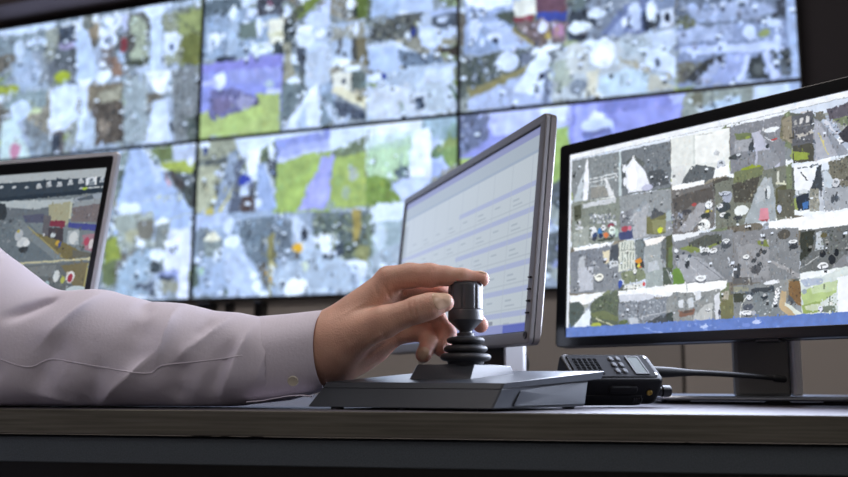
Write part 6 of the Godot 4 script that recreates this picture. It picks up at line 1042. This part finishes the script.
func joined(pieces: Array) -> ArrayMesh:
	var v := PackedVector3Array()
	var nn := PackedVector3Array()
	var idx := PackedInt32Array()
	var col := PackedColorArray()
	for p in pieces:
		var first := v.size()
		v.append_array(p[0])
		nn.append_array(p[1])
		col.append_array(p[3])
		for i in p[2]:
			idx.append(i + first)
	var a := []
	a.resize(Mesh.ARRAY_MAX)
	a[Mesh.ARRAY_VERTEX] = v
	a[Mesh.ARRAY_NORMAL] = nn
	a[Mesh.ARRAY_INDEX] = idx
	if col.size() == v.size():
		a[Mesh.ARRAY_COLOR] = col
	var m := ArrayMesh.new()
	m.add_surface_from_arrays(Mesh.PRIMITIVE_TRIANGLES, a)
	return m


func nail(root: Vector3, tip: Vector3, out: Vector3, radius: float, wide: float, field: Field) -> PackedVector3Array:
	var d := tip - root
	var n := (out - d.normalized() * out.dot(d.normalized())).normalized()
	var side := d.normalized().cross(n)
	var rings := []
	for s in [[0.9, -0.0006], [1.0, 0.0001], [0.93, 0.00055], [0.6, 0.0008], [0.05, 0.0009]]:
		var ring := PackedVector3Array()
		for j in 24:
			var an := TAU * j / 24
			var cu: float = signf(cos(an)) * pow(absf(cos(an)), 0.75) * s[0]
			var su: float = signf(sin(an)) * pow(absf(sin(an)), 0.75) * s[0]
			var phi := su * wide
			var q := root + d * (0.5 + 0.5 * cu) + (n * cos(phi) + side * sin(phi)) * radius * 1.6
			# settle on the finger along the way to its middle
			var way := (n * cos(phi) + side * sin(phi)) * -1.0
			for k in 8:
				q += way * field.at(q) * 0.8
			ring.append(q - way * s[1])
		rings.append(ring)
	return loft(rings)


func person() -> void:
	var hand := Field.new()
	hand.add([[Vector3(-0.1998, 0.7935, -0.9670), 0.0322], [Vector3(-0.1410, 0.7997, -0.9570), 0.0351], [Vector3(-0.0981, 0.8038, -0.9500), 0.0338], [Vector3(-0.0376, 0.8715, -0.9400), 0.0131]], 0.012, 0.014)
	hand.add([[Vector3(-0.0989, 0.8031, -0.9580), 0.0298], [Vector3(-0.0339, 0.8648, -0.9570), 0.0133]], 0.012, 0.014)
	hand.add([[Vector3(-0.0995, 0.8001, -0.9640), 0.0289], [Vector3(-0.0299, 0.8477, -0.9700), 0.0129]], 0.012, 0.014)
	hand.add([[Vector3(-0.0997, 0.7960, -0.9670), 0.0247], [Vector3(-0.0663, 0.8038, -0.9750), 0.0195], [Vector3(-0.0277, 0.8191, -0.9770), 0.0125]], 0.012, 0.014)
	hand.add([[Vector3(-0.1035, 0.7979, -0.9620), 0.0289], [Vector3(-0.0810, 0.8005, -0.9720), 0.0248], [Vector3(-0.0556, 0.8071, -0.9760), 0.0184]], 0.012, 0.014)
	hand.add([[Vector3(-0.0840, 0.8094, -0.9320), 0.0217], [Vector3(-0.0402, 0.8269, -0.9140), 0.0158], [Vector3(-0.0058, 0.8392, -0.9070), 0.0127], [Vector3(0.0063, 0.8428, -0.9080), 0.0123], [Vector3(0.0210, 0.8467, -0.9110), 0.0097]], 0.006, 0.012)
	hand.add([[Vector3(-0.0376, 0.8736, -0.9400), 0.0136], [Vector3(-0.0145, 0.8770, -0.9370), 0.0125], [Vector3(0.0064, 0.8770, -0.9340), 0.0120], [Vector3(0.0231, 0.8763, -0.9340), 0.0098], [Vector3(0.0398, 0.8753, -0.9340), 0.0086], [Vector3(0.0609, 0.8734, -0.9370), 0.0077]], 0.005, 0.005)
	hand.add([[Vector3(-0.0339, 0.8659, -0.9570), 0.0138], [Vector3(0.0132, 0.8638, -0.9670), 0.0113], [Vector3(0.0426, 0.8506, -0.9750), 0.0097], [Vector3(0.0610, 0.8275, -0.9680), 0.0084]], 0.005, 0.0022)
	hand.add([[Vector3(-0.0299, 0.8488, -0.9700), 0.0129], [Vector3(0.0113, 0.8382, -0.9860), 0.0110], [Vector3(0.0253, 0.8183, -0.9780), 0.0098], [Vector3(0.0186, 0.8023, -0.9670), 0.0088]], 0.005, 0.0022)
	hand.add([[Vector3(-0.0277, 0.8191, -0.9770), 0.0125], [Vector3(0.0004, 0.8216, -0.9820), 0.0105], [Vector3(0.0069, 0.8081, -0.9670), 0.0092], [Vector3(-0.0000, 0.7955, -0.9540), 0.0087]], 0.005, 0.0022)
	hand.folds.append([Vector2(-0.0517, 0.8702), Vector2(0.0053, -0.0193), -0.00090, 0.00222])
	hand.folds.append([Vector2(-0.0425, 0.8692), Vector2(0.0093, -0.0203), -0.00110, 0.00222])
	hand.folds.append([Vector2(-0.0160, 0.8490), Vector2(0.0032, -0.0202), -0.00070, 0.00162])
	hand.folds.append([Vector2(-0.0099, 0.8500), Vector2(0.0031, -0.0202), -0.00080, 0.00162])
	hand.folds.append([Vector2(-0.0038, 0.8500), Vector2(0.0011, -0.0172), -0.00060, 0.00162])
	hand.folds.append([Vector2(-0.0318, 0.8156), Vector2(-0.0358, -0.0291), -0.00100, 0.00202])
	hand.folds.append([Vector2(-0.0379, 0.8176), Vector2(-0.0259, -0.0191), 0.00090, 0.00404])
	hand.folds.append([Vector2(-0.0519, 0.8095), Vector2(0.0120, 0.0051), 0.00100, 0.00506])
	hand.folds.append([Vector2(0.0042, 0.8848), Vector2(0.0021, -0.0072), -0.00050, 0.00162])
	hand.folds.append([Vector2(0.0093, 0.8848), Vector2(0.0010, -0.0061), -0.00050, 0.00152])
	hand.folds.append([Vector2(0.0368, 0.8798), Vector2(0.0020, -0.0061), -0.00040, 0.00142])
	hand.folds.append([Vector2(-0.0842, 0.8184), Vector2(0.0124, -0.0219), 0.00080, 0.00607])
	hand.folds.append([Vector2(-0.0945, 0.8284), Vector2(0.0421, 0.0244), 0.00080, 0.00506])
	hand.folds.append([Vector2(-0.0745, 0.8366), Vector2(0.0342, 0.0123), -0.00070, 0.00404])
	hand.folds.append([Vector2(-0.0262, 0.8632), Vector2(0.0082, -0.0061), -0.00090, 0.00243])
	var tones := [Color(0.63, 0.37, 0.275), [
		[Vector3(0.0210, 0.8467, -0.9110), 0.012, 0.5, Color(0.66, 0.29, 0.23)],
		[Vector3(0.0609, 0.8734, -0.9370), 0.012, 0.55, Color(0.66, 0.29, 0.23)],
		[Vector3(0.0064, 0.8770, -0.9340), 0.014, 0.3, Color(0.66, 0.29, 0.23)],
		[Vector3(0.0610, 0.8275, -0.9680), 0.012, 0.6, Color(0.66, 0.29, 0.23)],
		[Vector3(0.0132, 0.8638, -0.9670), 0.018, 0.5, Color(0.66, 0.29, 0.23)],
		[Vector3(0.0253, 0.8183, -0.9780), 0.016, 0.5, Color(0.66, 0.29, 0.23)],
		[Vector3(0.0186, 0.8023, -0.9670), 0.012, 0.6, Color(0.66, 0.29, 0.23)],
		[Vector3(-0.0000, 0.7955, -0.9540), 0.012, 0.6, Color(0.66, 0.29, 0.23)],
		[Vector3(0.0004, 0.8216, -0.9820), 0.018, 0.45, Color(0.66, 0.29, 0.23)],
		[Vector3(-0.0058, 0.8392, -0.9070), 0.012, 0.2, Color(0.66, 0.29, 0.23)],
		[Vector3(-0.0376, 0.8736, -0.9400), 0.012, 0.25, Color(0.66, 0.29, 0.23)],
		[Vector3(-0.0496, 0.8152, -0.9220), 0.012, 0.35, Color(0.72, 0.48, 0.38)]
	]]
	# what the hand touches: the knob, the boot and the cover plate of the joystick
	hand.drums = [[Vector3(0.0438, 0.8290, -0.943), 0.0415, 0.0191], [Vector3(0.0438, 0.7870, -0.943), 0.0190, 0.0274]]
	var c0 := Vector3(0.0758, 0.7665, -0.858)
	var c1 := Vector3(0.1899, 0.7793, -0.978)
	var c2 := Vector3(0.0155, 0.7794, -1.034)
	var c3 := Vector3(-0.0979, 0.7666, -0.915)
	var lid := (c1 - c0).cross(c2 - c0).normalized()
	lid = lid if lid.y > 0.0 else -lid
	hand.block.append(Plane(lid, c0 + lid * 0.0012))
	for e in [[c0, c1], [c1, c2], [c2, c3], [c3, c0]]:
		var out: Vector3 = ((e[1] - e[0]) as Vector3).cross(Vector3.UP).normalized()
		out = out if out.dot(e[0] - (c0 + c2) / 2) > 0.0 else -out
		hand.block.append(Plane(out, (e[0] as Vector3) + out * 0.0035))
	var body := Field.new()
	body.add([[Vector3(-0.8400, 0.5600, -0.7000), 0.120], [Vector3(-0.8400, 0.7200, -0.7000), 0.115], [Vector3(-0.8400, 0.9000, -0.7000), 0.120], [Vector3(-0.8300, 1.0000, -0.7000), 0.090], [Vector3(-0.8300, 1.0800, -0.7000), 0.052]], 0.05, 0.05)
	body.add([[Vector3(-0.8300, 0.9900, -0.5600), 0.060], [Vector3(-0.8200, 1.0000, -0.7000), 0.075], [Vector3(-0.7900, 0.9900, -0.8700), 0.050]], 0.04, 0.06)
	body.add([[Vector3(-0.7800, 1.0000, -0.8800), 0.050], [Vector3(-0.7239, 1.0325, -0.9820), 0.046], [Vector3(-0.5849, 0.9333, -0.9720), 0.040], [Vector3(-0.4411, 0.7985, -0.9520), 0.036], [Vector3(-0.1406, 0.7976, -0.9550), 0.030]], 0.02, 0.03)
	body.add([[Vector3(-0.8300, 1.0000, -0.5400), 0.060], [Vector3(-0.8400, 0.7600, -0.4600), 0.043], [Vector3(-0.6600, 0.6600, -0.5200), 0.032]], 0.02, 0.03)
	var head := Field.new()
	head.add([[Vector3(-0.8300, 1.0300, -0.7000), 0.054], [Vector3(-0.8250, 1.1300, -0.7000), 0.052]], 0.02, 0.03)
	head.add([[Vector3(-0.8450, 1.2700, -0.7000), 0.088], [Vector3(-0.8000, 1.2750, -0.7000), 0.082]], 0.03, 0.03)
	head.add([[Vector3(-0.8000, 1.2200, -0.7000), 0.062], [Vector3(-0.7650, 1.1700, -0.7000), 0.040]], 0.03, 0.05)
	head.add([[Vector3(-0.7280, 1.2450, -0.7000), 0.009], [Vector3(-0.7140, 1.2120, -0.7000), 0.012]], 0.01, 0.02)
	head.add([[Vector3(-0.7280, 1.1780, -0.7150), 0.008], [Vector3(-0.7240, 1.1790, -0.7000), 0.009], [Vector3(-0.7280, 1.1780, -0.6850), 0.008]], 0.006, 0.008)
	head.add([[Vector3(-0.8300, 1.2350, -0.7830), 0.012], [Vector3(-0.8400, 1.2620, -0.7900), 0.012]], 0.008, 0.01)
	head.add([[Vector3(-0.7350, 1.2480, -0.7320), 0.012], [Vector3(-0.7380, 1.2480, -0.7380), 0.012]], 0.004, 0.006)
	head.add([[Vector3(-0.7220, 1.2680, -0.7180), 0.008], [Vector3(-0.7350, 1.2700, -0.7480), 0.007]], 0.004, 0.012)
	head.add([[Vector3(-0.8300, 1.2350, -0.6170), 0.012], [Vector3(-0.8400, 1.2620, -0.6100), 0.012]], 0.008, 0.01)
	head.add([[Vector3(-0.7350, 1.2480, -0.6680), 0.012], [Vector3(-0.7380, 1.2480, -0.6620), 0.012]], 0.004, 0.006)
	head.add([[Vector3(-0.7220, 1.2680, -0.6820), 0.008], [Vector3(-0.7350, 1.2700, -0.6520), 0.007]], 0.004, 0.012)
	var o := MeshInstance3D.new()
	o.name = "person"
	o.set_meta("label", "person in a pale shirt gripping the joystick knob, forearm resting on the desk")
	o.set_meta("category", "person")
	o.material_override = M.skin
	o.mesh = joined([grid_mesh(hand, Vector3(-0.198, 0.735, -1.030), Vector3(0.081, 0.895, -0.865), 0.0019, tones), grid_mesh(body, Vector3(-1.06, 0.48, -1.12), Vector3(-0.16, 1.14, -0.36), 0.014, [tones[0], []]), grid_mesh(head, Vector3(-0.99, 1.02, -0.84), Vector3(-0.66, 1.44, -0.56), 0.007, [tones[0], []])])
	add_child(o)
	part("fingernail", soup([nail(Vector3(0.0073, 0.8440, -0.9080), Vector3(0.0277, 0.8478, -0.9120), Vector3(0.1, 0.3, 0.9), 0.0100, 0.95, hand)], 60.0), M.nail, o)
	part("fingernail", soup([nail(Vector3(0.0010, 0.7977, -0.9570), Vector3(-0.0021, 0.7881, -0.9500), Vector3(-0.15, -0.15, 0.95), 0.0080, 0.70, hand)], 60.0), M.nail, o)
	part("fingernail", soup([nail(Vector3(0.0546, 0.8742, -0.9370), Vector3(0.0677, 0.8731, -0.9370), Vector3(0.1, 1, 0.1), 0.0076, 0.70, hand)], 60.0), M.nail, o)
	var shirt := Field.new()
	shirt.add([[Vector3(-0.4935, 0.7983, -0.9550), 0.0594], [Vector3(-0.4354, 0.7964, -0.9550), 0.0573], [Vector3(-0.3913, 0.7976, -0.9550), 0.0573], [Vector3(-0.3475, 0.7988, -0.9530), 0.0582], [Vector3(-0.3087, 0.7937, -0.9510), 0.0539], [Vector3(-0.2591, 0.7918, -0.9500), 0.0512], [Vector3(-0.2265, 0.7877, -0.9500), 0.0459], [Vector3(-0.1918, 0.7889, -0.9490), 0.0427], [Vector3(-0.1688, 0.7900, -0.9490), 0.0401]], 0.02, 0.02)
	shirt.add([[Vector3(-0.4345, 0.8026, -0.9520), 0.0529], [Vector3(-0.4626, 0.8343, -0.9570), 0.0574], [Vector3(-0.5849, 0.9333, -0.9720), 0.0648], [Vector3(-0.7239, 1.0325, -0.9820), 0.0720]], 0.02, 0.03)
	shirt.folds.append([Vector2(-0.3230, 0.8655), Vector2(-0.0597, -0.0704), 0.0080, 0.0101])
	shirt.folds.append([Vector2(-0.3462, 0.8171), Vector2(-0.0454, -0.0653), -0.0070, 0.0131])
	shirt.folds.append([Vector2(-0.2495, 0.8476), Vector2(-0.0145, -0.0718), 0.0065, 0.0080])
	shirt.folds.append([Vector2(-0.2554, 0.8025), Vector2(-0.0758, -0.0661), 0.0065, 0.0080])
	shirt.folds.append([Vector2(-0.2770, 0.8354), Vector2(-0.0125, -0.0656), -0.0050, 0.0141])
	shirt.folds.append([Vector2(-0.2331, 0.7957), Vector2(-0.0154, -0.0550), -0.0060, 0.0121])
	shirt.folds.append([Vector2(-0.1848, 0.8418), Vector2(-0.0732, -0.0660), 0.0045, 0.0080])
	shirt.folds.append([Vector2(-0.1685, 0.8358), Vector2(-0.0383, -0.0969), 0.0050, 0.0080])
	shirt.folds.append([Vector2(-0.1859, 0.8157), Vector2(-0.0311, -0.0711), -0.0060, 0.0090])
	shirt.folds.append([Vector2(-0.3666, 0.8532), Vector2(-0.0543, -0.0284), -0.0080, 0.0060])
	shirt.folds.append([Vector2(-0.3109, 0.7954), Vector2(-0.0245, -0.0550), -0.0040, 0.0101])
	shirt.folds.append([Vector2(-0.2959, 0.8494), Vector2(0.0212, -0.0200), -0.0030, 0.0070])
	shirt.folds.append([Vector2(-0.4146, 0.7950), Vector2(-0.0343, -0.0434), -0.0050, 0.0121])
	shirt.folds.append([Vector2(-0.3899, 0.7557), Vector2(0.0545, -0.0154), 0.0030, 0.0080])
	shirt.folds.append([Vector2(-0.2105, 0.8296), Vector2(-0.0171, -0.0220), -0.0025, 0.0060])
	shirt.folds.append([Vector2(-0.1516, 0.8079), Vector2(-0.0203, -0.0513), 0.0020, 0.0070])
	shirt.floor_y = DESK + 0.0012
	var wide := Field.new()
	wide.add([[Vector3(-0.4935, 0.7983, -0.9550), 0.0594], [Vector3(-0.4354, 0.7964, -0.9550), 0.0573], [Vector3(-0.3913, 0.7976, -0.9550), 0.0573]], 0.02, 0.02)
	wide.add([[Vector3(-0.4345, 0.8026, -0.9520), 0.0529], [Vector3(-0.4626, 0.8343, -0.9570), 0.0574], [Vector3(-0.5849, 0.9333, -0.9720), 0.0648], [Vector3(-0.7239, 1.0325, -0.9820), 0.0720]], 0.02, 0.03)
	wide.add([[Vector3(-0.7239, 1.0325, -0.9820), 0.071], [Vector3(-0.7500, 1.0000, -0.9000), 0.085], [Vector3(-0.8200, 1.0100, -0.7200), 0.100], [Vector3(-0.8300, 1.0000, -0.5400), 0.075]], 0.04, 0.05)
	wide.add([[Vector3(-0.8400, 0.5400, -0.7000), 0.140], [Vector3(-0.8400, 0.7200, -0.7000), 0.135], [Vector3(-0.8400, 0.8800, -0.7000), 0.140], [Vector3(-0.8300, 1.0000, -0.7000), 0.105], [Vector3(-0.8300, 1.0550, -0.7000), 0.064]], 0.05, 0.06)
	wide.add([[Vector3(-0.8300, 1.0000, -0.5300), 0.072], [Vector3(-0.8400, 0.7600, -0.4500), 0.056], [Vector3(-0.7000, 0.6800, -0.5050), 0.046]], 0.02, 0.04)
	wide.floor_y = DESK + 0.0012
	wide.floor_x = -0.66
	var cloth := part("shirt", joined([grid_mesh(shirt, Vector3(-0.56, 0.73, -1.06), Vector3(-0.16, 1.01, -0.84), 0.0036), grid_mesh(wide, Vector3(-1.10, 0.44, -1.14), Vector3(-0.505, 1.14, -0.34), 0.012)]), M.shirt, o, "pale lilac white long sleeved shirt")
	# the cuff: an oval band with a rolled rim
	var rings := []
	for s in [[Vector3(-0.1794, 0.7890, -0.9500), 0.0412, 0.0380, 0.20, 1.0], [Vector3(-0.1815, 0.7890, -0.9500), 0.0438, 0.0401, 0.20, 0.0], [Vector3(-0.1800, 0.7890, -0.9500), 0.0456, 0.0422, 0.25, 0.0], [Vector3(-0.1732, 0.7894, -0.9500), 0.0454, 0.0422, 0.30, 0.0], [Vector3(-0.1398, 0.7927, -0.9500), 0.0450, 0.0417, 0.70, 0.0], [Vector3(-0.1075, 0.7991, -0.9500), 0.0422, 0.0396, 1.00, 0.0], [Vector3(-0.1028, 0.8002, -0.9500), 0.0414, 0.0391, 1.00, 0.0], [Vector3(-0.1017, 0.8002, -0.9500), 0.0403, 0.0380, 1.00, 0.5], [Vector3(-0.1033, 0.8002, -0.9500), 0.0391, 0.0369, 1.00, 1.0], [Vector3(-0.1263, 0.7959, -0.9500), 0.0412, 0.0385, 0.90, 1.0], [Vector3(-0.1607, 0.7911, -0.9500), 0.0422, 0.0391, 0.40, 1.0]]:
		var ring := PackedVector3Array()
		var c: Vector3 = s[0]
		for j in 48:
			var an := TAU * j / 48
			var wob := 1.0 + 0.012 * sin(3.0 * an + 0.6) + 0.008 * sin(5.0 * an)
			var y := sin(an) * float(s[1]) * wob
			var z := cos(an) * float(s[2]) * wob
			ring.append(Vector3(c.x - cos(an) * 0.0095 * float(s[3]) - sin(an) * 0.0016 * float(s[3]), maxf(c.y + y, DESK + 0.0016 + 0.0004 * float(s[4])), c.z + z))
		rings.append(ring)
	var cuff := part("cuff", soup([loft(rings, true)], 60.0), M.shirt, cloth, "buttoned shirt cuff")
	part("button", soup([moved(lathe([[0.0001, -0.001], [0.0052, -0.001], [0.0056, 0.0004], [0.0050, 0.0012], [0.0040, 0.0009], [0.0001, 0.0008]], 24), Transform3D(Basis(Vector3.RIGHT, PI / 2 + 0.45) , Vector3(-0.1310, 0.7675, -0.9150)))]), M.button, cloth)
	# the sewn seam that runs along the sleeve
	var seam := PackedVector3Array()
	var marks := [Vector2(-0.4326, 0.7949), Vector2(-0.4223, 0.7902), Vector2(-0.3906, 0.7802), Vector2(-0.3702, 0.7876), Vector2(-0.3462, 0.7853), Vector2(-0.3185, 0.7805), Vector2(-0.2719, 0.7743), Vector2(-0.2568, 0.7821), Vector2(-0.2177, 0.7868), Vector2(-0.1751, 0.7929)]
	for i in marks.size() - 1:
		for k in 6:
			var q2: Vector2 = (marks[i] as Vector2).cubic_interpolate(marks[i + 1], marks[maxi(i - 1, 0)], marks[mini(i + 2, marks.size() - 1)], k / 6.0)
			var q := Vector3(q2.x, q2.y, -0.85)
			for s in 24:
				q.z -= maxf(shirt.at(q), 0.0) * 0.9
			seam.append(q)
	part("seam", soup([tube(seam, [0.0007], 8)], 80.0), M.shirt, cloth, "sewn sleeve seam")
	# the open end of the cuff folded under
	var flap := [Vector3(-0.1773, 0.7463, -0.9250), Vector3(-0.1627, 0.7474, -0.9220), Vector3(-0.1493, 0.7500, -0.9200), Vector3(-0.1343, 0.7526, -0.9200), Vector3(-0.1215, 0.7531, -0.9220), Vector3(-0.1127, 0.7521, -0.9250)]
	var fr := []
	for f in flap:
		var ring := PackedVector3Array()
		for k in 8:
			var an := TAU * k / 8
			ring.append((f as Vector3) + Vector3(0, sin(an) * 0.0009, cos(an) * 0.012))
		fr.append(ring)
	part("cuff_flap", soup([loft(fr)], 60.0), M.shirt, cloth)
	# hair, beyond the frame
	var crown := Field.new()
	crown.add([[Vector3(-0.8620, 1.2900, -0.7000), 0.099], [Vector3(-0.8050, 1.3100, -0.7000), 0.084]], 0.03, 0.03)
	crown.add([[Vector3(-0.9000, 1.2000, -0.7000), 0.060], [Vector3(-0.8850, 1.2600, -0.7000), 0.084]], 0.03, 0.03)
	for side in [-0.034, 0.034]:
		var ball := []
		for k in 9:
			ball.append([maxf(0.0001, 0.0115 * sin(PI * k / 8.0)), -0.0115 * cos(PI * k / 8.0)])
		var eye := part("eye", soup([moved(lathe(ball, 16), Transform3D(Basis(), Vector3(-0.734, 1.250, -0.70 + side)))], 80.0), M.eye, o)
		part("iris", soup([moved(lathe([[0.0001, -0.0006], [0.0052, -0.0006], [0.0046, 0.0009], [0.0001, 0.0014]], 16), Transform3D(Basis(Vector3.BACK, -PI / 2), Vector3(-0.7236, 1.250, -0.70 + side)))], 60.0), M.iris, eye)
	part("hair", joined([grid_mesh(crown, Vector3(-1.0, 1.14, -0.86), Vector3(-0.66, 1.46, -0.54), 0.009)]), M.hair, o)
